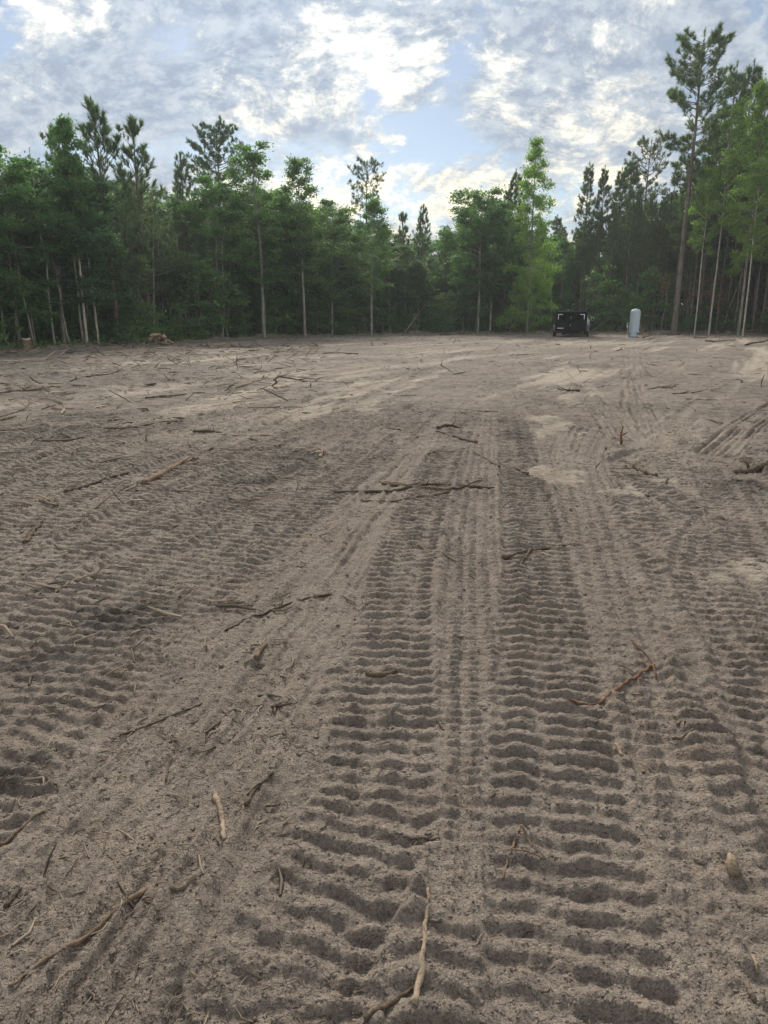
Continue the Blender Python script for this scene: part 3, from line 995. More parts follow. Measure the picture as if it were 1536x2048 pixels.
def make_sapling(seed, H=4.0, leaves=900, R=0.9, leaf=0.17, stems=1, low=0.15):
    rs = np.random.RandomState(seed)
    mb = MB()
    cl, ax = [], []
    for s in range(stems):
        lean = rs.normal(0, 0.10 + 0.12 * (stems > 1), 2)
        hh = H * (1 if s == 0 else 0.5 + 0.5 * rs.rand())
        z = np.linspace(0, hh, 7)
        tl = np.c_[lean[0] * z + rs.normal(0, 0.04, 7) + 0.05 * s, lean[1] * z + rs.normal(0, 0.04, 7), z]
        mb.tube(tl, np.linspace(0.026, 0.006, 7) * (hh / 4) ** 0.5, 5, False)
        for k in range(14 if stems == 1 else 8):
            f = low + (1 - low) * rs.rand()
            p0 = at_height(tl, hh * f)
            a = rs.rand() * 6.28
            L = R * (1.15 - 0.75 * f) * (0.5 + 0.7 * rs.rand())
            e = p0 + np.array([math.cos(a), math.sin(a), 0.3 + 0.2 * rs.randn()]) * L
            mb.tube([p0, (p0 + e) / 2 + [0, 0, 0.05], e], [0.008, 0.006, 0.003], 3, False)
            for w in (0.45, 0.75, 1.0):
                cl.append(p0 + (e - p0) * w)
                ax.append([math.cos(a), math.sin(a), -0.2])
        cl.append(tl[-1])
        ax.append([0, 0, 1])
    cl, ax = np.array(cl, float), np.array(ax, float)
    rep = np.full(len(cl), max(3, int(leaves / len(cl))))
    pts = np.repeat(cl, rep, 0)
    pts = pts + rs.normal(0, 1, pts.shape) * [0.19, 0.19, 0.08]
    V, Q = leaf_quads(pts, np.repeat(ax, rep, 0), leaf, rs)
    rnd = np.repeat(np.clip(0.5 * np.repeat(rs.rand(len(cl)), rep) + 0.5 * rs.rand(len(pts)), 0, 1), 4)
    return mb.mesh("trunk", True), new_mesh("crown", V, Q, {'rnd': rnd}), H


PROTO = {
    # broadleaves
    'dome': [make_broad(s, 12, c, 2.7, 'dome', 38, 0.18, 27) for s, c in ((11, .16), (12, .30), (13, .24), (14, .36))],
    'airy': [make_broad(s, 13, 0.28, 2.2, 'airy', 36, 0.16, 20, up=0.75, sparse=0.8, sig=0.2) for s in (21, 22)],
    'cone': [make_broad(31, 13, 0.04, 2.3, 'cone', 84, 0.15, 15, up=0.42, sig=0.20, wander=0.02, r0=0.12)],
    'column': [make_broad(s, 13, 0.42, 1.7, 'column', 36, 0.17, 24, up=0.75, r0=0.10, sig=0.2) for s in (41, 42)],
    'high': [make_broad(s, 13, 0.50, 2.2, 'airy', 26, 0.17, 17, up=0.6, r0=0.09, sig=0.22, sparse=0.75) for s in (45, 46)],
    # pines
    'spire': [make_pine(s, 17, c, 2.0, 20, 5, 'spire', 30, tufts=11, width=0.030, spread=0.55) for s, c in ((51, .5), (52, .44), (53, .56), (54, .5))],
    'young': [make_pine(s, 13, 0.22, 2.6, 18, 5, 'spire', 30, r0=0.12, tufts=8, up=0.75, stubs=10, width=0.026, spread=0.36, needle=0.3) for s in (61, 62)],
    'round': [make_pine(71, 20, 0.60, 2.9, 16, 6, 'round', 32, tufts=13, r0=0.2, up=0.3, needle=0.25, width=0.032)],
    'sparse': [make_pine(81, 18, 0.64, 2.2, 11, 5, 'round', 28, tufts=8, r0=0.15, up=0.45, width=0.032)],
    'grand': [make_pine(91, 24, 0.50, 2.8, 19, 5, 'grand', 32, tufts=13, r0=0.27, up=0.32, needle=0.33, width=0.034, stubs=12)],
    # understorey
    'sapling': [make_sapling(s, 4.0, 1300, 1.1) for s in (101, 102, 103)],
    'shrub': [make_sapling(s, 1.8, 1500, 0.9, 0.15, 5, 0.05) for s in (111, 112, 113)],
}
PINES = {'spire', 'young', 'round', 'sparse', 'grand'}
TREES_MADE = []


def plant(kind, X, Y, H, label, cat='tree', group=None, var=None, tint=(1, 1, 1), wide=1.0, rot=None, name=None, bark=None, lean=(0, 0), rnd=random):
    protos = PROTO[kind]
    tm, cm, H0 = protos[(var if var is not None else rnd.randrange(len(protos))) % len(protos)]
    pine = kind in PINES
    name = name or ('pine_tree' if pine else ('shrub' if kind == 'shrub' else ('sapling' if kind == 'sapling' else 'broadleaf_tree')))
    r = empty(name, (X, Y, HZ(X, Y) - 0.06), 0)
    r.rotation_euler = (lean[1], lean[0], rot if rot is not None else rnd.random() * 6.28)
    s = H / H0
    r.scale = (s * wide, s * wide, s)
    t = link('trunk', tm, M_PBARK if pine else M_GBARK, r, color=bark or (1, 1, 1))
    c = link('crown', cm, M_PINE if pine else M_BROAD, r, color=tint)
    tag(r, label, cat, group)
    TREES_MADE.append(r)
    return r


def spot(xt, yt, yb):
    """world base and height of a tree whose tip is seen at (xt, yt) and whose foot is on row yb"""
    _, Y = P(768, yb)
    cy = (1024 - yt) / F_PX
    z = CAM_H + Y * (cy * CP - SP) / (cy * SP + CP)
    X = (xt - 768) / F_PX * depth_of(Y, z)
    return X, Y, z


G = (1, 1, 1)
FEATURE = [
    # kind, x tip, y tip, y foot, var, tint, wide, label
    ('dome', -10, 318, 698, 0, (0.85, 1.0, 0.9), 1.2, "bushy broadleaf tree cut by the left edge of the picture"),
    ('column', 126, 240, 693, 0, (1.0, 1.15, 0.9), 0.85, "pale-stemmed broadleaf, leftmost tall light green crown in front of the pines"),
    ('column', 160, 330, 691, 1, (0.9, 1.1, 0.9), 0.9, "second pale-stemmed broadleaf under the left group of pines"),
    ('young', 106, 258, 684, 0, (0.9, 1.0, 1.1), 0.9, "dark pine peeking out behind the leftmost light green crown"),
    ('young', 192, 204, 688, 1, (0.9, 1.0, 1.1), 1.15, "tallest pine of the group at the left with upright candle shoots"),
    ('young', 266, 243, 684, 0, (0.95, 1.0, 1.0), 1.15, "pine with open candle shoots, right of the tallest left pine"),
    ('young', 361, 314, 676, 1, (0.85, 0.95, 1.1), 0.85, "small dark pointed pine between the left pines and the round crown"),
    ('round', 430, 249, 668, 0, (0.8, 0.95, 1.1), 0.95, "big round-topped pine standing alone above the left broadleaves"),
    ('dome', 425, 372, 677, 1, (0.95, 1.1, 0.9), 1.2, "broadleaf tree below the big round-topped pine"),
    ('airy', 512, 299, 676, 0, (1.0, 1.1, 0.9), 1.3, "tall feathery broadleaf right of the round-topped pine"),
    ('dome', 540, 392, 673, 2, (0.9, 1.05, 0.9), 1.25, "dense broadleaf below the tall feathery tree"),
    ('airy', 600, 324, 674, 1, (1.05, 1.05, 0.85), 1.0, "thin-topped broadleaf with sky showing through, left of the middle pine"),
    ('sparse', 730, 324, 666, 0, (0.9, 0.9, 0.9), 0.95, "pine with an open tufted crown in the middle of the tree line"),
    ('airy', 742, 398, 671, 0, (1.0, 1.1, 0.85), 1.2, "loose broadleaf in front of the open-crowned middle pine"),
    ('dome', 660, 420, 671, 0, (1.0, 1.05, 0.85), 1.1, "broadleaf with a low spreading crown left of the middle of the lot"),
    ('young', 806, 430, 664, 0, G, 0.9, "short green pine just right of the open-crowned middle pine"),
    ('young', 846, 414, 663, 1, (0.75, 0.85, 1.0), 0.8, "dark pointed pine at the lowest part of the tree line"),
    ('young', 893, 456, 664, 0, (0.9, 1, 1), 0.8, "smallest pine spire at the lowest part of the tree line"),
    ('dome', 965, 388, 666, 1, (0.95, 1.1, 0.9), 1.2, "rounded broadleaf clump left of the bright conical tree"),
    ('airy', 945, 408, 664, 1, (0.9, 1.0, 0.9), 1.1, "broadleaf with a ragged top behind the rounded clump"),
    ('column', 990, 410, 665, 0, (1.1, 1.2, 0.9), 1.1, "light green broadleaf shoulder of the rounded clump"),
    ('spire', 1034, 344, 665, 0, (0.75, 0.85, 1.0), 0.8, "dark spire pine touching the bright conical tree"),
    ('spire', 1017, 372, 662, 1, (0.75, 0.85, 1.0), 0.75, "slim dark pine behind the dark spire pine"),
    ('cone', 1074, 274, 667, 0, (1.75, 1.7, 0.95), 0.75, "bright yellow-green conical broadleaf behind the black trailer"),
    ('spire', 1180, 328, 663, 1, G, 0.75, "slim pine above the black trailer, left of a pair"),
    ('spire', 1213, 334, 663, 2, (0.85, 0.9, 1.0), 0.65, "needle-thin pine above the black trailer, right of a pair"),
    ('spire', 1246, 338, 662, 0, G, 0.9, "full pine left of the grey tank"),
    ('spire', 1264, 318, 661, 2, (0.95, 1.05, 0.95), 1.0, "pointed full pine directly above the grey tank"),
    ('sparse', 1302, 284, 660, 0, (0.85, 0.85, 0.8), 1.0, "round open pine with bare limbs above the grey tank"),
    ('spire', 1340, 380, 663, 1, (0.95, 1.0, 1.0), 1.0, "dense pine at the foot of the giant pine"),
    ('grand', 1412, 60, 668, 0, (0.95, 1.0, 1.0), 0.95, "giant pine towering over the right side of the lot"),
    ('spire', 1440, 250, 665, 0, G, 1.0, "pine close behind the giant pine's trunk"),
    ('spire', 1478, 128, 664, 1, (0.95, 1.0, 1.0), 0.95, "tall pine with upright shoots right of the giant pine"),
    ('spire', 1512, 124, 663, 2, (0.85, 0.95, 1.0), 0.85, "tall pine nearest the right edge of the picture"),
    ('spire', 1390, 300, 667, 1, (1.0, 1.0, 0.9), 0.9, "pine leaning in just left of the giant pine"),
    ('high', 1470, 225, 669, 1, (1.45, 1.4, 0.85), 0.7, "light green broadleaf with a straight pale trunk at the right"),
    ('airy', 1540, 175, 671, 1, (1.55, 1.45, 0.8), 0.75, "yellow-green broadleaf cut by the right edge of the picture"),
    ('high', 1425, 345, 669, 0, (1.5, 1.45, 0.8), 0.65, "low bright broadleaf beside the giant pine's trunk"),
    ('high', 1530, 330, 673, 0, (1.5, 1.4, 0.8), 0.7, "low yellow-green broadleaf at the right edge"),
]
random.seed(5)
GROWN = []
for kind, xt, yt, yb, var, tint, wide, lab in FEATURE:
    X, Y, z = spot(xt, yt, yb)
    plant(kind, X, Y, z, lab, group="pines standing out of the tree line" if kind in PINES else "broadleaves standing out of the tree line",
          var=var, tint=tint, wide=wide, bark=(1.9, 1.85, 1.75) if kind in ('column', 'high') else None)
    GROWN.append((X, Y))


PINE_ROW = [(1150, 440, 2.5), (1168, 420, 1.0), (1196, 410, 1.6), (1226, 400, 0.8), (1236, 392, 2.4), (1262, 385, 1.2), (1282, 398, 0.6), (1296, 380, 2.0), (1318, 360, 1.0),
            (1338, 352, 2.5), (1352, 340, 0.4), (1368, 330, 1.6), (1384, 300, 2.6), (1402, 285, 0.9), (1418, 270, 2.0), (1436, 262, 0.5), (1452, 240, 1.5),
            (1468, 232, 2.7), (1486, 215, 0.8), (1500, 210, 1.8), (1516, 190, 0.6), (1530, 200, 2.2), (1550, 190, 1.0), (1570, 180, 2.0)]


def edge_point(px, beyond):
    """point `beyond` metres behind the forest edge on the bearing of column px"""
    a = math.atan2((px - 768) / F_PX, CP)
    r = float(np.interp(a, EDGE_AZ, EDGE_R)) + beyond
    return r * math.sin(a), r * math.cos(a)


def skyline(px):
    """height in pixels of the continuous canopy under the single tree tops"""
    return np.interp(px, [-400, 0, 60, 120, 300, 380, 560, 640, 700, 800, 880, 930, 1000, 1120, 1230, 1330, 1400, 1460, 1536, 1900],
                     [330, 390, 370, 320, 370, 390, 385, 420, 435, 455, 470, 440, 425, 430, 405, 365, 300, 205, 170, 150])


ZONES = [(120, "at the far left"), (320, "behind the pale-stemmed trees at left"), (560, "between firewood pile and feathery broadleaf"),
         (800, "around the open-crowned middle pine"), (1020, "at the lowest part of the tree line"), (1200, "behind the black trailer"),
         (1350, "behind the grey tank"), (9999, "beyond the giant pine at right")]


def zone(px):
    return next(t for lim, t in ZONES if px < lim)


rf = random.Random(17)
for i, (px, top, by) in enumerate(PINE_ROW):
    X, Y = edge_point(px - 14, by)
    cy = (1024 - top) / F_PX
    H = CAM_H + Y * (cy * CP - SP) / (cy * SP + CP)
    g = rf.uniform(0.85, 1.15)
    ORD = ["first", "second", "third", "fourth", "fifth", "sixth", "seventh", "eighth", "ninth", "tenth", "eleventh", "twelfth", "thirteenth", "fourteenth"]
    seg = 0 if px < 1262 else (1 if px < 1360 else 2)
    order = sum(1 for q in PINE_ROW[:i] if (0 if q[0] < 1262 else (1 if q[0] < 1360 else 2)) == seg)
    lab = ORD[order] + " slim pine from the left " + ["between the trailer and the tank", "right of the grey tank, before the giant pine", "in the close stand around the giant pine"][seg]
    plant('spire', X, Y, H, lab, group="close-set pines along the right-hand edge", tint=(g, g, g * 0.95), wide=rf.uniform(0.6, 0.8), var=[0, 2, 3][i % 3], rnd=rf, bark=(1.25, 1.2, 1.15))
    GROWN.append((X, Y))
n_fill = 0
while n_fill < 440:
    px = rf.uniform(-330, 1860)
    k = rf.random()
    beyond = 1.2 + 32 * k ** 1.4
    X, Y = edge_point(px, beyond)
    if any((X - a) ** 2 + (Y - b) ** 2 < 1.0 for a, b in GROWN):
        continue
    right = px > 1020
    pine = rf.random() < (0.82 if right else 0.34)
    top = skyline(px) + rf.uniform(8, 95) if beyond < 22 else skyline(px) + rf.uniform(0, 60)
    cy = (1024 - top) / F_PX
    H = CAM_H + Y * (cy * CP - SP) / (cy * SP + CP)
    H = min(max(H, 6), 24)
    kind = rf.choice(['spire', 'spire', 'young']) if pine else rf.choice(['dome', 'dome', 'airy', 'column'])
    if right and pine:
        kind = 'spire'
    g = rf.uniform(0.75, 1.15)
    cool = 1.25 if px < 820 else 1.05
    tint = (g * rf.uniform(0.85, 1.1), g, g * rf.uniform(0.85, 1.1) * cool)
    lab = ("tall " if H > 15 else ("low " if H < 10 else "")) + ("pale " if g > 1.03 else ("dark " if g < 0.88 else "")) + ("pine " if pine else "broadleaf ") + ("deep in the wood " if beyond > 9 else "at the wood's front ") + zone(px)
    plant(kind, X, Y, H, lab, group="pines inside the wood" if pine else "broadleaves inside the wood", tint=tint, wide=rf.uniform(0.9, 1.2) if pine else rf.uniform(1.1, 1.6), rnd=rf)
    GROWN.append((X, Y))
    n_fill += 1

# understorey along the edge
for i in range(210):
    px = rf.uniform(-110, 1640)
    right = px > 1120
    kind = 'sapling' if rf.random() < (0.75 if right else 0.55) else 'shrub'
    if right and kind == 'shrub' and rf.random() < 0.6:
        continue
    by = -0.2 + 16 * rf.random() ** 1.6
    if 90 < px < 260 or 1380 < px < 1500:
        by += 3.5
    X, Y = edge_point(px, by)
    H = rf.uniform(2.2, 6.0) if kind == 'sapling' else rf.uniform(0.8, 2.2)
    g = rf.uniform(0.8, 1.4)
    size = ("tall " if H > 4.7 else ("knee-high " if H < 1.2 else ("short " if H < 3.2 and kind == 'sapling' else "")))
    lab = size + ("bright " if g > 1.2 else ("dull " if g < 0.95 else "")) + ("leafy sapling " if kind == 'sapling' else "green shrub ") + ("" if by < 4 else "set back ") + zone(px)
    plant(kind, X, Y, H, lab, 'sapling' if kind == 'sapling' else 'shrub', "saplings along the forest edge" if kind == 'sapling' else "shrubs along the forest edge",
          tint=(g, g * 1.05, g * 0.9), wide=rf.uniform(0.8, 1.3), rnd=rf)

for i in range(95):
    px = rf.uniform(-60, 1330) if i < 80 else rf.uniform(1330, 1600)
    by = rf.uniform(-0.3, 2.6) + (3.5 if 90 < px < 260 else 0)
    kind = 'sapling' if rf.random() < 0.5 else 'shrub'
    X, Y = edge_point(px, by)
    H = rf.uniform(1.6, 5.0) if kind == 'sapling' else rf.uniform(0.9, 2.4)
    g = rf.uniform(0.95, 1.35)
    size = "tall " if H > 3.6 else ("knee-high " if H < 1.3 else "")
    lab = size + ("bright " if g > 1.2 else "") + ("leafy sapling " if kind == 'sapling' else "green shrub ") + ("at the sand's edge " if by < 1 else "just inside the trees ") + zone(px)
    plant(kind, X, Y, H, lab, 'sapling' if kind == 'sapling' else 'shrub', "saplings along the forest edge" if kind == 'sapling' else "shrubs along the forest edge",
          tint=(g, g * 1.05, g * 0.95), wide=rf.uniform(0.9, 1.5), rnd=rf)

# wood beyond: reads as one mass
rs = np.random.RandomState(3)
cl = []
for i in range(4300):
    px = rs.uniform(-500, 2050)
    X, Y = edge_point(px, rs.uniform(26, 46))
    top = skyline(px) + 70
    cy = (1024 - top) / F_PX
    H = CAM_H + Y * (cy * CP - SP) / (cy * SP + CP)
    cl.append((X, Y, max(0.2, H * rs.rand() ** 1.3)))
for i in range(4200):
    px = rs.uniform(-300, 1850)
    X, Y = edge_point(px, rs.uniform(12, 34))
    cl.append((X, Y, 7.0 * rs.rand()))
cl = np.array(cl)
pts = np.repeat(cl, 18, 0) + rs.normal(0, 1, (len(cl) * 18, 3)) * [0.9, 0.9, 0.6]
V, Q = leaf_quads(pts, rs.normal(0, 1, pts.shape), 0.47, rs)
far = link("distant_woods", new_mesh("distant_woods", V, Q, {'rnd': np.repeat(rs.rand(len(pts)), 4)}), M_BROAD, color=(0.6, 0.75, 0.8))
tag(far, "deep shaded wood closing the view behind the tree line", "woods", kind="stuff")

# bare pale stems at the edge
for i in range(95):
    if i < 8:
        px, by, H, ln = [(60, 1, 9, 0.02), (150, 0.4, 9, -0.01), (205, 0.5, 10, -0.05), (345, .3, 7, -0.35), (350, .5, 6, -0.42), (1455, .4, 13, 0.0), (1490, .5, 12, 0.06), (1395, 1, 9, 0.3)][i]
    else:
        px, by, H, ln = rf.uniform(-80, 1640), rf.uniform(0.0, 6), rf.uniform(4, 8.5), rf.gauss(0, 0.05)
    X, Y = edge_point(px, by)
    rb = np.random.RandomState(500 + i)
    z = np.linspace(0, H, 8)
    tl = np.c_[ln * z + np.cumsum(rb.normal(0, 0.05, 8)), np.cumsum(rb.normal(0, 0.05, 8)), z]
    tl[0, :2] = 0
    mb = MB().tube(tl, np.linspace(0.055, 0.014, 8) * rb.uniform(0.6, 1.25), 6, False)
    for k in range(rb.randint(2, 7)):
        p0 = at_height(tl, H * rb.uniform(0.25, 0.98))
        a = rb.rand() * 6.28
        L = rb.uniform(0.3, 1.3)
        mb.tube([p0, p0 + np.array([math.cos(a), math.sin(a), 0.5]) * L * .5, p0 + np.array([math.cos(a), math.sin(a), 0.7]) * L], [0.012, 0.008, 0.004], 3, False)
    right = px > 1120
    o = mb.build("bare_tree", M_GBARK, None, True, (1.25, 1.2, 1.1), (X, Y, HZ(X, Y) - 0.05))
    special = {3: "longer of two pale poles leaning left over the firewood pile", 4: "shorter of two pale poles leaning left over the firewood pile",
               7: "pale pole leaning steeply right beside the giant pine"}
    tag(o, special.get(i, ("tall " if H > 7 else ("short " if H < 5.2 else "")) + "pale bare stem " + ("leaning left " if ln < -0.04 else ("leaning right " if ln > 0.04 else "")) + ("" if by < 3 else "set back ") + zone(px)), "tree stem", "bare stems along the forest edge")

# rust-coloured dead foliage hanging in the right-hand trees
dl = [(1380, 480), (1480, 470), (1505, 520), (1430, 560), (1400, 590), (1335, 560), (1440, 600)]
rs = np.random.RandomState(4)
for k, (x, y) in enumerate(dl):
    _, Y = P(768, 667)
    cy = (1024 - y) / F_PX
    z = CAM_H + Y * (cy * CP - SP) / (cy * SP + CP)
    X = (x - 768) / F_PX * depth_of(Y, z)
    mb = MB()
    cl = []
    base = np.array([0.9 * (1 if k % 2 else -1), 0.6, 0.5])
    for j in range(5):
        e = rs.normal(0, 0.55, 3)
        mb.tube([base, e * 0.5, e], [0.014, 0.009, 0.004], 4, False)
        cl += [e, e * 0.6]
    cl = np.repeat(np.array(cl), 22, 0)
    V, Q = leaf_quads(cl + rs.normal(0, 0.22, cl.shape), np.zeros_like(cl) + [0, 0, -0.6], 0.15, rs)
    r = empty("dead_branch", (X, Y - 0.2, z))
    mb.build("limb", M_GBARK, r, True)
    link("dead_foliage", new_mesh("dead_foliage", V, Q, {'rnd': np.repeat(rs.rand(len(cl)), 4)}), M_DEAD, r, color=(1, 1, 1))
    tag(r, "rust-brown withered branch hanging among the right-hand trunks", "branch", "withered branches in the right-hand trees")

# ------------------------------------------------------------------ black trailer and the truck in front of it
M_BLACK = mat_plain("black_paint", (0.008, 0.008, 0.010), 0.7, 0.15, 0, 0.06, (0.06, 0.055, 0.05))
M_RUBBER = mat_plain("tyre_rubber", (0.018, 0.018, 0.018), 0.8, 0.2, 0, 0.5, (0.16, 0.135, 0.105))
M_STEEL = mat_plain("grey_steel", (0.35, 0.36, 0.37), 0.4, 0.5, 0.6, 0.25)
M_DGREY = mat_plain("worn_grey_paint", (0.13, 0.135, 0.145), 0.5, 0.4, 0, 0.3)
M_WHITE = mat_plain("white_paint", (0.72, 0.73, 0.74), 0.3, 0.5, 0, 0.15)
M_TAPE = mat_plain("white_reflective_tape", (0.75, 0.76, 0.78), 0.4, 0.5, 0, 0.1)
M_GLASS = mat_plain("dark_glass", (0.015, 0.018, 0.02), 0.05, 0.8, 0, 0.05)
M_RED = mat_plain("red_lens", (0.30, 0.012, 0.010), 0.25, 0.5, 0, 0.1)
M_TANK = mat_plain("grey_blue_tank_paint", (0.40, 0.48, 0.55), 0.45, 0.4, 0, 0.25, (0.36, 0.34, 0.30), 2.0)


def wheel(parent, x, y, r, w, out_sign):
    t = MB().lathe([(r * .58, -w * .5), (r * .9, -w * .5), (r * .985, -w * .36), (r, -w * .12), (r, w * .12), (r * .985, w * .36), (r * .9, w * .5), (r * .58, w * .5), (r * .58, -w * .5)], (x, y, r - 0.02), 26, 'x')
    wh = t.build("wheel", M_RUBBER, parent, True)
    xo = x + out_sign * w * 0.35
    MB().lathe([(0.0, 0.03 * out_sign), (r * .16, 0.03 * out_sign), (r * .2, 0), (r * .42, -0.03 * out_sign), (r * .5, 0.02 * out_sign), (r * .6, 0.03 * out_sign), (r * .6, -0.05 * out_sign)], (xo, y, r - 0.02), 22, 'x').build("rim", M_STEEL, wh, True)
    return wh


tx, ty = P(1140, 674)
TROT = math.atan2(-tx, ty) - 0.03
trailer = empty("dump_trailer", (tx, ty, HZ(tx, ty)), TROT)
BW, BL, Z0, Z1 = 2.12, 3.7, 0.44, 1.80
hb = BW / 2
body = MB()
body.box((0, BL / 2, Z0 + 0.03), (BW - 0.04, BL - 0.1, 0.06))
body.box((-hb + 0.03, BL / 2, (Z0 + Z1) / 2), (0.06, BL, Z1 - Z0), 0.01)
body.box((hb - 0.03, BL / 2, (Z0 + Z1) / 2), (0.06, BL, Z1 - Z0), 0.01)
body.box((0, BL - 0.03, (Z0 + Z1) / 2), (BW - 0.124, 0.06, Z1 - Z0), 0.01)
for k in range(7):
    for sx in (-1, 1):
        body.box((sx * (hb + 0.02), 0.25 + k * 0.53, (Z0 + Z1) / 2 - 0.02), (0.05, 0.07, Z1 - Z0 - 0.06), 0.008)
body.build("box_body", M_BLACK, trailer)
for sx in (-1, 1):
    d = MB().box((sx * (hb / 2), -0.03, (Z0 + Z1) / 2), (hb - 0.012, 0.055, Z1 - Z0 - 0.004), 0.004)
    door = d.build("tailgate_door", M_BLACK, trailer)
    for zz in (Z0 + 0.25, Z1 - 0.3):
        MB().tube([(sx * (hb - 0.02), -0.05, zz - 0.09), (sx * (hb - 0.02), -0.05, zz + 0.09)], 0.03, 8).build("hinge", M_BLACK, door)
# rim round the open top
rim = MB()
rim.box((0, -0.01, Z1 + 0.025), (BW + 0.06, 0.07, 0.045), 0.008)
rim.box((0, BL - 0.02, Z1 + 0.025), (BW + 0.06, 0.07, 0.045), 0.008)
for sx in (-1, 1):
    rim.box((sx * (hb + 0.0), BL / 2, Z1 + 0.026), (0.065, BL - 0.12, 0.043), 0.008)
rim.build("top_rim", M_DGREY, trailer)
for sx in (-1, 1):
    xo = sx * (hb - 0.14)
    MB().box((xo - sx * 0.15, -0.082, Z1 - 0.19), (0.33, 0.006, 0.05)).box((xo - sx * 0.007, -0.082, Z1 - 0.38), (0.05, 0.006, 0.325)).build("corner_reflector", M_TAPE, trailer)
MB().box((-hb + 0.33, -0.082, Z0 + 0.20), (0.46, 0.006, 0.055)).build("reflector_strip", M_TAPE, trailer)
MB().box((-0.02, -0.06, Z1 - 0.40), (0.035, 0.02, 0.15), 0.004).build("door_latch", M_TAPE, trailer)
MB().box((-0.04, -0.06, Z0 + 0.42), (0.035, 0.02, 0.17), 0.004).build("door_latch", M_TAPE, trailer)
fr = MB()
for sx in (-1, 1):
    fr.box((sx * 0.5, 1.95, Z0 - 0.08), (0.08, 3.9, 0.14), 0.008)
fr.box((0, -0.02, Z0 - 0.09), (BW - 0.1, 0.1, 0.13), 0.008)
fr.tube([(-0.5, 3.9, Z0 - 0.08), (0, 5.0, Z0 - 0.08)], 0.05, 6).tube([(0.5, 3.9, Z0 - 0.08), (0, 5.0, Z0 - 0.08)], 0.05, 6)
fr.tube([(0, 4.85, Z0 - 0.08), (0, 5.2, Z0 - 0.04)], 0.06, 8)
fr.tube([(0, 4.6, 0.12), (0, 4.6, 0.95)], 0.035, 8)
fr.build("chassis", M_BLACK, trailer)
for sx in (-1, 1):
    n = 14
    arc = [(1.7 + 0.88 * math.cos(math.pi * (1 - k / n)) * 1.0, 0.42 + 0.44 * math.sin(math.pi * k / n) ** 0.6) for k in range(n + 1)]
    f = MB()
    for (a, b), (c, d) in zip(arc[:-1], arc[1:]):
        x0, x1 = sx * (hb + 0.04), sx * (hb + 0.25)
        vv = [(x0, a, b), (x1, a, b), (x1, c, d), (x0, c, d), (x0, a, b - .02), (x1, a, b - .02), (x1, c, d - .02), (x0, c, d - .02)]
        f.add(vv, [(0, 1, 2, 3), (7, 6, 5, 4), (0, 3, 7, 4), (1, 5, 6, 2), (0, 4, 5, 1), (3, 2, 6, 7)])
    fe = f.build("fender", M_DGREY, trailer)
    for yy in (1.28, 2.12):
        wheel(trailer, sx * (hb + 0.135), yy, 0.39, 0.19, sx)
    MB().box((sx * (hb - 0.12), -0.078, Z0 - 0.09), (0.16, 0.02, 0.07), 0.006).build("tail_lamp", M_RED, trailer)
tag(trailer, "black high-sided dump trailer with white corner reflectors, seen from behind", "trailer")

# pickup truck it is hitched to; only a flank and a mirror show past the trailer
cR, sR = math.cos(TROT), math.sin(TROT)


def off(u, v):
    return tx + u * cR - v * sR, ty + u * sR + v * cR


ux, uy = off(0.12, 5.35)
truck = empty("pickup_truck", (ux, uy, HZ(ux, uy)), TROT - 0.03)
side_outline = [(0.0, 0.58), (0.0, 1.18), (1.75, 1.20), (1.80, 1.24), (2.1, 1.86), (2.5, 1.93), (3.35, 1.92), (4.1, 1.28), (5.3, 1.16), (5.55, 0.98), (5.6, 0.55),
                (4.98, 0.52), (4.9, 0.75), (4.68, 0.90), (4.45, 0.92), (4.2, 0.86), (4.02, 0.72), (3.95, 0.50), (1.72, 0.50), (1.62, 0.75), (1.42, 0.90), (1.2, 0.93), (0.95, 0.88), (0.75, 0.74), (0.68, 0.55)]
bmx = bpy.data.meshes.new("body")
import bmesh
bm = bmesh.new()
vs = [bm.verts.new((-0.98, a, b)) for a, b in side_outline]
f = bm.faces.new(vs)
ex = bmesh.ops.extrude_face_region(bm, geom=[f])
vv = [g for g in ex['geom'] if isinstance(g, bmesh.types.BMVert)]
bmesh.ops.translate(bm, verts=vv, vec=(1.96, 0, 0))
for v in bm.verts:
    if v.co.z > 1.3:
        v.co.x *= 1 - 0.16 * min(1, (v.co.z - 1.25) / 0.65)
bmesh.ops.recalc_face_normals(bm, faces=bm.faces[:])
bmesh.ops.bevel(bm, geom=[e for e in bm.edges], offset=0.03, segments=2, affect='EDGES', clamp_overlap=True)
bmesh.ops.triangulate(bm, faces=bm.faces[:])
bm.to_mesh(bmx)
bm.free()
link("body", bmx, M_WHITE, truck)
MB().box((0, -0.06, 0.66), (1.9, 0.14, 0.16), 0.02).build("bumper", M_STEEL, truck)
MB().box((0, 0.0, 0.93), (1.5, 0.02, 0.42), 0.01).build("tailgate", M_WHITE, truck)
rw = MB()
rw.add([(-0.72, 1.855, 1.30), (0.72, 1.855, 1.30), (0.66, 2.075, 1.76), (-0.66, 2.075, 1.76)], [(0, 1, 2, 3)])
rwo = rw.build("rear_window", M_GLASS, truck)
rwo.location.y = -0.03
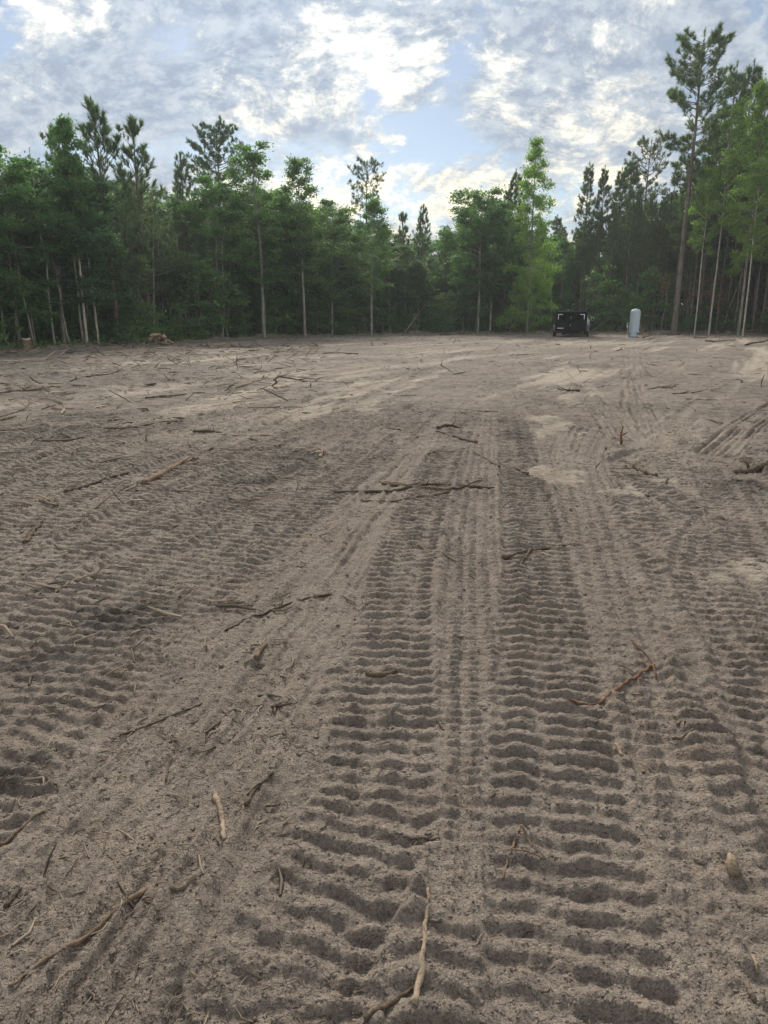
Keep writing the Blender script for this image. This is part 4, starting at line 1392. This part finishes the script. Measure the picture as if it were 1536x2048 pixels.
for sx in (-1, 1):
    sw = MB()
    sw.add([(sx * 0.985, 2.0, 1.30), (sx * 0.985, 3.95, 1.30), (sx * 0.885, 3.35, 1.80), (sx * 0.885, 2.2, 1.80)], [(0, 1, 2, 3) if sx > 0 else (3, 2, 1, 0)])
    sw.build("side_window", M_GLASS, truck)
    mir = MB().tube([(sx * 0.97, 3.55, 1.30), (sx * 1.14, 3.52, 1.33)], 0.025, 6).box((sx * 1.24, 3.52, 1.38), (0.24, 0.12, 0.27), 0.03)
    mo = mir.build("mirror", M_WHITE, truck)
    MB().box((sx * 1.24, 3.455, 1.38), (0.17, 0.012, 0.19), 0.004).build("mirror_glass", M_GLASS, mo)
    MB().box((sx * 0.90, -0.012, 0.95), (0.12, 0.03, 0.36), 0.01).build("tail_lamp", M_RED, truck)
    for yy in (1.2, 4.45):
        wheel(truck, sx * 0.87, yy, 0.38, 0.24, sx)
truck.scale = (1, 1, 0.9)
tag(truck, "white pickup truck almost hidden behind the black trailer", "truck")

# ------------------------------------------------------------------ grey tank
kx, ky = P(1267, 674.5)
tank = empty("pressure_tank", (kx, ky, HZ(kx, ky)), 0.1)
R_ = 0.345
prof = [(0.0, 1.985), (0.06, 1.985), (0.12, 1.978), (0.22, 1.955), (0.285, 1.915), (0.325, 1.87), (R_, 1.80), (R_, 1.77), (R_, 1.2), (R_, 0.7), (R_, 0.30), (R_, 0.26), (0.325, 0.20), (0.28, 0.17)]
MB().lathe(prof, sides=40).build("shell", M_TANK, tank, True)
MB().lathe([(0.0, 2.03), (0.05, 2.03), (0.06, 2.02), (0.06, 1.97)], sides=16).build("top_cap", M_TANK, tank, True)
MB().lathe([(0.30, 0.24), (0.345, 0.20), (0.36, 0.0), (0.345, 0.0), (0.33, 0.18)], sides=36).build("base_skirt", M_TANK, tank, True)
pp = MB().tube([(0.10, -0.36, 0.33), (0.10, -0.47, 0.33), (0.10, -0.49, 0.30), (0.10, -0.49, 0.12)], 0.035, 8)
pp.build("drain_pipe", M_BLACK, tank, True)
MB().lathe([(0, 0.04), (0.07, 0.04), (0.075, 0.02), (0.07, 0.0), (0, 0.0)], (0.10, -0.49, 0.36), 14).build("valve_handle", M_TAPE, tank, True)
MB().box((-0.50, -0.05, 0.84), (0.17, 0.12, 0.28), 0.015).tube([(-0.36, -0.05, 0.8), (-0.5, -0.05, 0.8)], 0.02, 6).build("switch_box", M_TANK, tank)
MB().tube([(-0.5, -0.05, 0.70), (-0.5, -0.05, 0.25), (-0.42, -0.1, 0.12)], 0.02, 6).build("supply_pipe", M_STEEL, tank, True)
MB().box((-0.46, -0.12, 0.2), (0.12, 0.12, 0.4), 0.015).build("pump_housing", M_STEEL, tank)
tag(tank, "upright grey-blue cylindrical water pressure tank standing on bare sand", "tank")

# ------------------------------------------------------------------ sticks on the ground
def stick(name, pix, th, col, label, group=None, seed=0, forks=(), lift=0.0, stubs=0, mat=None, cat='stick', buried=0.55):
    """pix: photograph pixels along the stick on the ground; th: thickness in photo pixels at both ends"""
    rs = np.random.RandomState(seed + 900)
    w = np.array([P(x, y) for x, y in pix])
    c = catmull(w, 22) if len(w) > 2 else np.linspace(w[0], w[1], 13)
    n = len(c)
    L = np.linalg.norm(c[-1] - c[0])
    dep = depth_of(c[:, 1].mean())
    rad = np.linspace(th[0], th[1], n) * (0.46 if w[:, 1].mean() < 7.5 else 0.34) * dep / F_PX
    rad *= 1 + 0.3 * (rs.rand(n) - 0.5)
    c = c + rs.normal(0, 0.006, c.shape) * min(L, 1.0)
    h = relief(c[:, 0], c[:, 1])[0]
    hs = np.convolve(np.pad(h, 2, mode='edge'), np.ones(5) / 5, 'valid')
    z = np.maximum(hs, h - 0.01) + rad * (1 - buried) + lift * np.sin(np.linspace(0, math.pi, n))
    mb = MB()
    line = np.c_[c, z]
    mb.tube(line, rad, 8, True, 0.45, rs)
    for fk in forks:
        fw = np.array([P(x, y) for x, y in fk])
        fc = catmull(fw, 8) if len(fw) > 2 else np.linspace(fw[0], fw[1], 5)
        fh = relief(fc[:, 0], fc[:, 1])[0]
        fr_ = np.linspace(0.75, 0.4, len(fc)) * rad.mean()
        mb.tube(np.c_[fc, fh + fr_ * 0.8 + 0.006], fr_, 5, True, 0.2, rs)
    for k in range(stubs):
        i = rs.randint(2, n - 2)
        a = rs.rand() * 6.28
        l = rs.uniform(2.0, 6.0) * rad[i]
        d = np.array([math.cos(a), math.sin(a), rs.uniform(0.2, 0.9)])
        mb.tube([line[i], line[i] + d * l], [rad[i] * 0.5, rad[i] * 0.3], 5, True)
    o0 = line[0].copy()
    mb.V = [v - o0 for v in mb.V]
    o = mb.build(name, mat or M_STICK, None, True, col, tuple(o0))
    tag(o, label, cat, group)
    return o


BR, PAL, DK, RED, GRY = (0.68, 0.60, 0.53), (1.05, 0.99, 0.92), (0.42, 0.37, 0.33), (0.72, 0.47, 0.38), (0.80, 0.76, 0.73)
GS = "sticks lying on the cleared sand"
STICKS = [
    ([(290, 1775), (200, 1852), (112, 1912), (18, 1966)], (15, 6), BR, "long thick stick half sunk in the sand at bottom left", (), 1),
    ([(428, 1583), (442, 1625), (450, 1690)], (13, 10), PAL, "pale short stick pointing away from the viewer, left of the near track", (), 0),
    ([(856, 1790), (852, 1860), (845, 1935), (828, 2018)], (7, 15), PAL, "pale bent stick between the two near tracks at the bottom", (), 1),
    ([(850, 1957), (795, 2003), (728, 2050)], (8, 13), DK, "dark stick crossing the end of the pale bent stick", (), 0),
    ([(1130, 1409), (1195, 1408), (1250, 1368), (1308, 1329)], (5, 8), RED, "reddish curved stick right of the wide track", ([(1262, 1286), (1290, 1308), (1306, 1330)], [(1306, 1330), (1313, 1355)], [(1240, 1330), (1275, 1352)]), 0),
    ([(732, 1347), (762, 1351), (794, 1348)], (13, 12), DK, "stubby dark stick wedged in the left near track", (), 0),
    ([(450, 1258), (530, 1217), (600, 1197), (662, 1178)], (5, 5), DK, "long thin dark stick on the smooth strip left of the tracks", ([(560, 1208), (566, 1190)],), 2),
    ([(108, 1188), (150, 1165), (218, 1150)], (5, 11), PAL, "slightly curved pale stick at middle left", (), 0),
    ([(50, 1086), (66, 1062), (88, 1036)], (11, 6), DK, "short dark stick standing out near the left edge", (), 0),
    ([(668, 991), (760, 985), (800, 983), (870, 972), (990, 979)], (7, 6), DK, "longest stick of the crossing bundle in the middle", ([(770, 968), (830, 975), (880, 966)], [(905, 985), (940, 970), (965, 960)]), 1),
    ([(765, 970), (820, 977), (905, 983)], (8, 5), BR, "upper stick of the crossing bundle in the middle", (), 1),
    ([(722, 1003), (810, 999), (905, 986)], (4, 4), BR, "thin lower stick of the crossing bundle in the middle", (), 0),
    ([(1006, 1119), (1050, 1103), (1080, 1097), (1142, 1088)], (11, 4), DK, "dark crooked stick lying across the wide track", ([(1060, 1100), (1030, 1150)],), 1),
    ([(130, 988), (195, 967), (262, 944)], (9, 5), DK, "dark straight stick left of the splintered log", (), 0),
    ([(286, 968), (330, 945), (362, 926), (398, 913)], (13, 7), (0.80, 0.64, 0.55), "splintered reddish log in the left tracks", (), 3),
    ([(876, 860), (896, 855), (918, 857)], (12, 8), DK, "short dark chunk of wood beyond the crossing bundle", (), 1),
    ([(872, 866), (915, 876), (952, 885)], (5, 9), DK, "stick slanting right just below the dark chunk of wood", (), 0),
    ([(947, 904), (975, 918), (997, 936)], (4, 7), DK, "thin stick slanting down to the wide track's left side", (), 0),
    ([(1271, 930), (1288, 943), (1314, 951)], (13, 8), DK, "thick dark stub on a pale scrape at the right", (), 0),
    ([(1006, 1762), (1020, 1705), (1042, 1650)], (6, 6), BR, "left arm of a forked twig in the near wide track", ([(1042, 1652), (1062, 1688), (1092, 1722)], [(1020, 1705), (1060, 1712), (1085, 1722)]), 0),
    ([(1232, 1486), (1244, 1512)], (9, 8), PAL, "small pale peg-like stick right of the wide track", (), 0),
    ([(1505, 1916), (1511, 1962)], (8, 8), PAL, "short pale stick upright in view at the bottom right", (), 0),
    ([(1488, 1978), (1498, 2000), (1508, 2018)], (13, 9), GRY, "grey stub below the short pale stick at bottom right", (), 0),
    ([(0, 1692), (45, 1658), (92, 1622)], (12, 5), BR, "straight stick entering from the left edge near the bottom", (), 0),
    ([(492, 1622), (515, 1585), (545, 1553)], (10, 6), DK, "dark twig left of the near track's bend", ([(495, 1600), (520, 1580)],), 0),
    ([(240, 1465), (320, 1437), (405, 1398)], (5, 4), DK, "long thin twig on the left lug prints", (), 0),
    ([(340, 1771), (366, 1770), (393, 1762)], (9, 14), GRY, "short thick stub beside the long stick at bottom left", (), 0),
    ([(12, 1822), (28, 1800), (45, 1783)], (10, 5), DK, "short dark stick at the left edge above the long stick", (), 0),
    ([(512, 1320), (522, 1302), (533, 1288)], (12, 6), BR, "small brown stub on the smooth strip", (), 0),
    ([(-30, 850), (0, 845), (32, 838)], (13, 11), GRY, "stubby grey log at the left edge beyond the tracks", (), 0),
    ([(-20, 842), (20, 832), (50, 820), (66, 803)], (5, 4), DK, "bent branch rising from the left edge", ([(40, 825), (55, 822)],), 0),
    ([(198, 856), (255, 860), (330, 848), (366, 846)], (7, 6), DK, "long dark branch lying across the far left", ([(270, 848), (235, 852)], [(335, 852), (350, 842)]), 2),
    ([(75, 884), (150, 880), (192, 868)], (8, 4), DK, "dark branch below the long far-left branch", ([(140, 878), (110, 868)],), 2),
    ([(290, 796), (330, 793), (372, 790)], (8, 5), DK, "broken straight branch on grey earth at the far left", (), 1),
    ([(-10, 790), (60, 785), (122, 782)], (9, 5), GRY, "grey log at the far left edge on dark earth", (), 1),
    ([(106, 822), (128, 826), (122, 834)], (10, 8), PAL, "hooked pale root sticking up on dark earth", (), 0),
    ([(118, 824), (150, 822)], (7, 4), GRY, "pale root running right from the hooked root", (), 0),
    ([(645, 707), (680, 706), (716, 708)], (4, 4), DK, "straight dark pole far out in the middle of the lot", (), 0),
    ([(1470, 945), (1505, 942), (1560, 934)], (12, 18), DK, "half buried dark log at the right edge", (), 2),
    ([(1295, 780), (1325, 776), (1350, 772)], (3, 4), DK, "thin twig right of the vertical wheel ruts", (), 1),
    ([(1345, 790), (1380, 787), (1408, 782)], (4, 3), DK, "dark root lying along the right diagonal track", (), 1),
    ([(1475, 842), (1510, 845), (1550, 846)], (3, 4), BR, "thin brown stick at the right edge beyond the tracks", (), 0),
    ([(1374, 813), (1384, 815), (1390, 822)], (4, 5), BR, "small bent brown twig at middle right", (), 0),
    ([(758, 844), (775, 857), (800, 862)], (3, 4), DK, "thin curved twig beyond the crossing bundle at left", (), 0),
    ([(640, 915), (645, 905), (637, 898)], (9, 7), PAL, "pale peg of wood on the dark rut left of centre", (), 0),
    ([(855, 910), (880, 902)], (8, 4), DK, "small dark stick left of the wide track's far end", (), 0),
    ([(945, 822), (992, 824)], (4, 3), DK, "straight twig just left of the wide track far out", (), 0),
    ([(836, 1092), (870, 1108), (920, 1128)], (5, 4), BR, "thin twig bridging the two near tracks", (), 1),
    ([(870, 1440), (888, 1462)], (4, 4), DK, "tiny twig between the near tracks", (), 0),
    ([(805, 1680), (845, 1682), (880, 1680)], (4, 6), DK, "small stick across the near left track", (), 0),
    ([(948, 1905), (962, 1878)], (6, 5), PAL, "small pale splinter by the pale bent stick", (), 0),
    ([(1345, 1475), (1365, 1480), (1385, 1466)], (6, 5), DK, "dark curled twig on smooth sand at right", (), 0),
    ([(1355, 1452), (1362, 1438)], (8, 5), BR, "small upright chip of bark at right", (), 0),
    ([(430, 1062), (440, 1054)], (7, 9), PAL, "small pale chip on the left lug prints", (), 0),
    ([(480, 2048), (512, 2030)], (9, 10), GRY, "stick end poking in at the bottom edge", (), 0),
    ([(545, 1405), (562, 1398)], (14, 10), DK, "dark splintered chip left of the near track", (), 2),
]
for i, (pix, th, col, lab, fk, stb) in enumerate(STICKS):
    stick("stick", pix, th, col, lab, GS, i, fk, 0.0, stb)

# upright red twig, wood chunk
ux_, uy_ = P(1243, 891)
mb = MB().tube([(0, 0, -0.03), (-0.01, 0, 0.08), (-0.02, 0, 0.15), (0.0, 0, 0.24)], [0.016, 0.015, 0.012, 0.008], 6).tube([(-0.015, 0, 0.12), (0.06, 0, 0.16)], [0.010, 0.006], 5)
tag(mb.build("upright_twig", M_STICK, None, True, RED, (ux_, uy_, HZ(ux_, uy_))), "reddish forked twig standing upright in the sand at right", "twig")
cx_, cy_ = P(1465, 1740)
rs = np.random.RandomState(77)
mb = MB().tube([(-0.02, -0.035, 0.012), (-0.008, -0.01, 0.016), (0.003, 0.02, 0.014), (0.01, 0.045, 0.01)], [0.014, 0.020, 0.014, 0.005], 7, True, 0.5, rs)
tag(mb.build("wood_chunk", M_STICK, None, False, PAL, (cx_, cy_, HZ(cx_, cy_))), "thumb-shaped pale wood chunk on smooth sand at lower right", "wood chunk")

# small twigs scattered by the machines: alike, so they share meshes
TW = []
for v in range(9):
    rs = np.random.RandomState(200 + v)
    L = 1.0
    t = np.linspace(-0.5, 0.5, 7)
    line = np.c_[t * L, np.cumsum(rs.normal(0, 0.03, 7)), np.abs(rs.normal(0, 0.015, 7)) + 0.02]
    mb = MB().tube(line, np.linspace(0.028, 0.012, 7) * rs.uniform(0.7, 1.2), 5, True, 0.2, rs)
    if v % 2:
        mb.tube([line[3], line[3] + [0.15, 0.13, 0.06], line[3] + [0.3, 0.2, 0.05]], [0.014, 0.010, 0.006], 4)
    if v % 3 == 0:
        mb.tube([line[4], line[4] + [0.1, -0.14, 0.08]], [0.012, 0.006], 4)
    TW.append(mb.mesh("twig", True))
rt = np.random.RandomState(31)
spots = []
while len(spots) < 190:
    x, y = rt.uniform(-60, 1600), 690 + 1350 * rt.rand() ** 1.35
    if x > 620 and y > 1700 and rt.rand() < 0.5:
        continue
    if rt.rand() > (1.0 if x < 560 or y < 1000 else 0.65):
        continue
    spots.append((x, y))
sw = np.array([P(x, y) for x, y in spots])
sh = relief(sw[:, 0], sw[:, 1])[0]
for i, ((x, y), (wx, wy), hz) in enumerate(zip(spots, sw, sh)):
    z = depth_of(wy)
    L = min(1.3, max(0.04, rt.lognormal(3.35, 0.5) * z / F_PX))
    o = link("twig", TW[rt.randint(len(TW))], M_STICK, None, (wx, wy, hz), rt.rand() * 6.28, [BR, DK, DK, GRY, PAL, RED][rt.choice(6, p=[.3, .25, .15, .15, .1, .05])])
    o.scale = (L, L, L * 0.9)
    o.rotation_euler[1] = rt.normal(0, 0.10)
    dist = "near the camera" if y > 1350 else ("in the middle distance" if y > 900 else "far out towards the trees")
    sd = "left of the tracks" if x < 600 else ("between the main tracks" if x < 1130 else "on the right-hand ground")
    tag(o, "small scattered twig " + sd + ", " + dist, "twig", "small twigs scattered over the sand")

# ------------------------------------------------------------------ uncountable litter: clods, bark bits, root hairs
def scatter(n, seed, ymin=690, power=1.0, xlo=-120, xhi=1660, clump=0.9):
    r_ = np.random.RandomState(seed)
    x = r_.uniform(xlo, xhi, 4 * n)
    y = ymin + (2080 - ymin) * r_.rand(4 * n) ** power
    w = np.array([P(a, b) for a, b in zip(x, y)])
    # the machines leave it in drifts
    score = 0.55 * pn(w[:, 0] * 2.3, w[:, 1] * 2.3, 31) + 0.5 * pn(w[:, 0] * 6.1, w[:, 1] * 6.1, 32) + clump * r_.rand(4 * n)
    keep = np.argsort(-score)[:n]
    w = w[keep]
    h = relief(w[:, 0], w[:, 1])[0]
    return r_, w, h, w[:, 1] * CP + CAM_H * SP


ICO = None
bm = bmesh.new()
bmesh.ops.create_icosphere(bm, subdivisions=1, radius=1)
ICOV = np.array([v.co[:] for v in bm.verts])
ICOF = np.array([[v.index for v in f.verts] for f in bm.faces])
bm.free()


def clod_mesh(n, seed, size_px, ymin, power, flat=0.7, smin=0.004, smax=0.09):
    r_, w, h, z = scatter(n, seed, ymin, power, clump=2.5)
    s = np.clip(r_.lognormal(math.log(size_px), 0.45, n) * z / F_PX * 0.5, smin, smax)
    J = 1 + 0.35 * r_.normal(0, 1, (n, len(ICOV), 1))
    sc = np.stack([s * (0.8 + 0.6 * r_.rand(n)), s * (0.8 + 0.6 * r_.rand(n)), s * flat * (0.6 + 0.6 * r_.rand(n))], 1)
    V = ICOV[None] * J * sc[:, None, :] + np.c_[w, h + sc[:, 2] * 0.25][:, None, :]
    F_ = (ICOF[None] + (np.arange(n) * len(ICOV))[:, None, None]).reshape(-1, 3)
    return new_mesh("soil_clods", V.reshape(-1, 3), F_, smooth=True)


cl_o = link("soil_clods", clod_mesh(8000, 41, 3.4, 700, 0.9, flat=0.5, smax=0.025), M_CLOD)
tag(cl_o, "loose crumbs and clods of tan sand all over the ground", "soil crumbs", kind="stuff")


def bits(n, seed, len_px, thick, ymin, power, xlo=-120, xhi=1660, vert=0.25):
    """bark flakes, straw and root hairs: thin bent three-sided prisms"""
    r_, w, h, z = scatter(n, seed, ymin, power, xlo, xhi)
    L = np.clip(r_.lognormal(math.log(len_px), 0.55, n) * z / F_PX, 0.006, 0.5)
    a = r_.rand(n) * 2 * np.pi
    d = np.stack([np.cos(a), np.sin(a), np.abs(r_.normal(0, vert, n)) * (r_.rand(n) < 0.5)], 1)
    sdv = np.stack([-np.sin(a), np.cos(a), np.zeros(n)], 1)
    c = np.c_[w, h + 0.002]
    t = (L * thick * (0.6 + 0.8 * r_.rand(n)))[:, None]
    bend = sdv * (r_.normal(0, 0.18, n) * L)[:, None]
    rings = []
    for f, k in ((-0.5, 0.7), (0.0, 1.0), (0.5, 0.4)):
        p = c + d * (L * (f + 0.5))[:, None] + (bend if f == 0 else 0)
        rings += [p + sdv * t * k * .5, p - sdv * t * k * .5, p + np.array([0, 0, 1.0]) * t * k * 0.7]
    V = np.stack(rings, 1)
    q = []
    for i in (0, 3):
        for j in range(3):
            j2 = (j + 1) % 3
            q.append((i + j, i + j2, i + 3 + j2, i + 3 + j))
    F_ = (np.array(q)[None] + (np.arange(n) * 9)[:, None, None]).reshape(-1, 4)
    rnd = np.repeat(r_.rand(n), 9)
    return new_mesh("litter", V.reshape(-1, 3), F_, {'rnd': rnd})


m, N, out = material("bark_litter")
rn = attr(N, 'rnd')
cc = N.mix(N.ramp(rn, 0.15, 1.0, False), (0.075, 0.058, 0.045), (0.36, 0.29, 0.215))
principled(N, out, cc, 0.9, 0.15)
M_LIT = m
lo = link("bark_litter", bits(3800, 51, 5.5, 0.16, 690, 1.1), M_LIT)
tag(lo, "fine bark, straw and root bits strewn over the sand", "litter", kind="stuff")
lo2 = link("brush_litter", bits(5200, 52, 14.0, 0.10, 692, 2.4, -120, 640, 0.3), M_LIT)
tag(lo2, "dense broken brush and roots on the far left of the lot", "litter", kind="stuff")
lo3 = link("edge_litter", bits(2200, 53, 11.0, 0.10, 668, 7.0, -120, 1660, 0.5), M_LIT)
tag(lo3, "broken twigs along the foot of the tree line", "litter", kind="stuff")

# ------------------------------------------------------------------ things along the forest edge
sx_, sy_ = P(53, 701)
rs = np.random.RandomState(12)
stump = empty("tree_stump", (sx_, sy_, HZ(sx_, sy_)), 0.3)
mb = MB()
th = np.linspace(0, 2 * np.pi, 18, endpoint=False)
rr = 0.22 * (1 + 0.16 * np.sin(3 * th) + 0.08 * rs.rand(18))
zt = 0.40 + 0.05 * np.sin(th * 2) + 0.04 * rs.rand(18)
ring = lambda k, zz: np.c_[np.cos(th) * rr * k, np.sin(th) * rr * k, zz]
V = np.vstack([ring(1.35, np.full(18, -0.05)), ring(1.08, np.full(18, 0.12)), ring(1.0, zt)])
q = [(r0 * 18 + j, r0 * 18 + (j + 1) % 18, (r0 + 1) * 18 + (j + 1) % 18, (r0 + 1) * 18 + j) for r0 in (0, 1) for j in range(18)]
mb.add(V, q)
mb.build("bark", M_STICK, stump, True, (0.75, 0.65, 0.6))
mt = MB()
mt.add(np.vstack([ring(0.985, zt + 0.004), [[0, 0, 0.46]]]), None, [(j, (j + 1) % 18, 18) for j in range(18)])
mt.build("cut_face", M_CHIP, stump, False, (1.5, 1.5, 1.5))
tag(stump, "freshly cut stump with a pale top at the far left tree line", "tree stump")

wx0, wy0 = P(316, 690)
base_h = HZ(wx0, wy0)
rs = np.random.RandomState(21)
CH = []
for v in range(5):
    r_ = np.random.RandomState(300 + v)
    k = 5
    th = np.sort(np.linspace(0, 2 * np.pi, k, endpoint=False) + r_.normal(0, 0.25, k))
    rad = 0.085 * (0.8 + 0.5 * r_.rand(k))
    prof = np.c_[np.cos(th) * rad, np.sin(th) * rad]
    mb = MB().prism(prof, -0.2, 0.2)
    CH.append(mb.mesh("firewood", False))
for i in range(46):
    lvl = (i / 46.0) ** 1.1
    a = rs.uniform(-1, 1)
    x = wx0 + a * 0.85 * (1 - lvl * 0.75) + 0.05
    y = wy0 + rs.uniform(-0.45, 0.35) * (1 - lvl * 0.6)
    z = base_h + 0.06 + 0.50 * lvl * (1 - 0.25 * a * a)
    o = link("firewood", CH[i % 5], M_CHIP, None, (x, y, z), rs.rand() * 6.28, [(0.75, 0.72, 0.72), (0.9, 0.85, 0.82), (0.6, 0.52, 0.46), (0.42, 0.36, 0.32), (1.05, 1.0, 0.95)][rs.randint(5)])
    o.rotation_euler = (rs.rand() * 6.28, rs.normal(0, 0.35), rs.rand() * 6.28)
    o.scale = (rs.uniform(0.5, 1.05),) * 3
    tag(o, "split chunk in the orange-brown firewood pile at the left tree line", "firewood", "chunks of the firewood pile")

# fallen poles and brush at the right-hand edge
EDGE_POLES = [
    ((1476, 668), (1560, 662), 0.10, 0.55, PAL, "long pale fallen log in front of the trunks at the right edge"),
    ((1490, 690), (1560, 672), 0.05, 0.25, DK, "dark leaning branch under the pale fallen log"),
    ((1335, 672), (1372, 667), 0.05, 0.15, BR, "broken pole lying right of the grey tank"),
    ((1284, 676), (1330, 668), 0.05, 0.3, GRY, "grey pole lying against the grey tank's right side"),
    ((1300, 680), (1318, 668), 0.04, 0.3, PAL, "short pale branch stuck in the brush right of the tank"),
    ((1388, 678), (1440, 673), 0.05, 0.08, PAL, "pale flat pole on the sand below the giant pine"),
    ((1410, 685), (1470, 681), 0.05, 0.05, GRY, "grey stick on the sand below the right-hand trunks"),
    ((1176, 668), (1220, 666), 0.035, 1.3, GRY, "thin grey pole slanting up right of the black trailer"),
    ((212, 690), (262, 694), 0.05, 0.12, DK, "dark fallen branch left of the firewood pile"),
    ((140, 694), (180, 690), 0.05, 0.45, GRY, "bent grey branch arching at the foot of the pale stems"),
    ((805, 672), (850, 664), 0.05, 2.3, BR, "thin trunk leaning right in front of the middle wood"),
    ((880, 671), (945, 669), 0.06, 0.06, DK, "dark log at the foot of the middle wood"),
]
for i, (a, b, r0, up_, col, lab) in enumerate(EDGE_POLES):
    pa, pb = np.array([*P(*a)]), np.array([*P(*b)])
    if np.linalg.norm(pb - pa) > 3.5:
        pb = pa + (pb - pa) * 3.5 / np.linalg.norm(pb - pa)
        pb[0] = (b[0] - 768) / F_PX * depth_of(pb[1])
    t = np.linspace(0, 1, 8)[:, None]
    rs = np.random.RandomState(600 + i)
    ln = np.c_[pa + (pb - pa) * t, (HZ(*pa) + r0) * (1 - t) + (HZ(*pb) + up_ + r0) * t] + rs.normal(0, 0.02, (8, 3))
    mb = MB().tube(ln - ln[0], np.linspace(r0, r0 * 0.6, 8), 7, True, 0.2, rs)
    for k in range(3):
        j = rs.randint(2, 7)
        mb.tube([ln[j] - ln[0], ln[j] - ln[0] + rs.normal(0, 0.25, 3) + [0, 0, 0.2]], [r0 * .4, r0 * .15], 4)
    tag(mb.build("fallen_pole", M_STICK, None, True, col, tuple(ln[0])), lab, "fallen branch", "poles and branches along the forest edge")
# twiggy bush beside the tank
bx_, by_ = P(1284, 672)
rs = np.random.RandomState(88)
mb = MB()
for k in range(9):
    a, hgt = rs.uniform(-0.5, 0.5), rs.uniform(0.5, 1.5)
    mb.tube([(0, 0, 0), (a * .3, rs.normal(0, .1), hgt * .5), (a + .1, rs.normal(0, .2), hgt)], [0.02, 0.014, 0.006], 4)
tag(mb.build("bare_bush", M_STICK, None, True, PAL, (bx_, by_, HZ(bx_, by_))), "bare twiggy bush right beside the grey tank", "bush")

# ------------------------------------------------------------------ thin evening haze
m, N, out = material("haze")
pvn = N.n('ShaderNodeVolumePrincipled')
pvn.inputs['Color'].default_value = (0.86, 0.93, 1.0, 1)
pvn.inputs['Density'].default_value = 0.0005
pvn.inputs['Anisotropy'].default_value = 0.3
N.put(out.inputs['Volume'], pvn.outputs[0])
hz = MB().box((0, 60, 17), (420, 300, 40)).build("haze", m)
tag(hz, "thin bluish evening haze hanging over the lot and wood", "haze", kind="stuff")

# weeds and seedlings along the foot of the trees
rs = np.random.RandomState(61)
cl = []
for i in range(420):
    px = rs.uniform(-200, 1300) if rs.rand() < 0.85 else rs.uniform(1300, 1750)
    X, Y = edge_point(px, rs.uniform(-1.4, 3.5))
    cl.append((X, Y, HZ(X, Y)))
cl = np.array(cl)
k = 16
pts = np.repeat(cl, k, 0) + np.abs(rs.normal(0, 1, (len(cl) * k, 3))) * [1, 1, 0.16] * np.where(rs.rand(len(cl) * k, 3) < 0.5, [-0.3, -0.3, 1], [0.3, 0.3, 1])
V, Q = leaf_quads(pts, np.zeros_like(pts) + [0, 0, 0.9], 0.16, rs, 0.4)
wd_ = link("weeds", new_mesh("weeds", V, Q, {'rnd': np.repeat(rs.rand(len(pts)), 4)}), M_BROAD, color=(1.2, 1.15, 0.9))
tag(wd_, "low weeds and seedlings along the foot of the tree line", "weeds", kind="stuff")
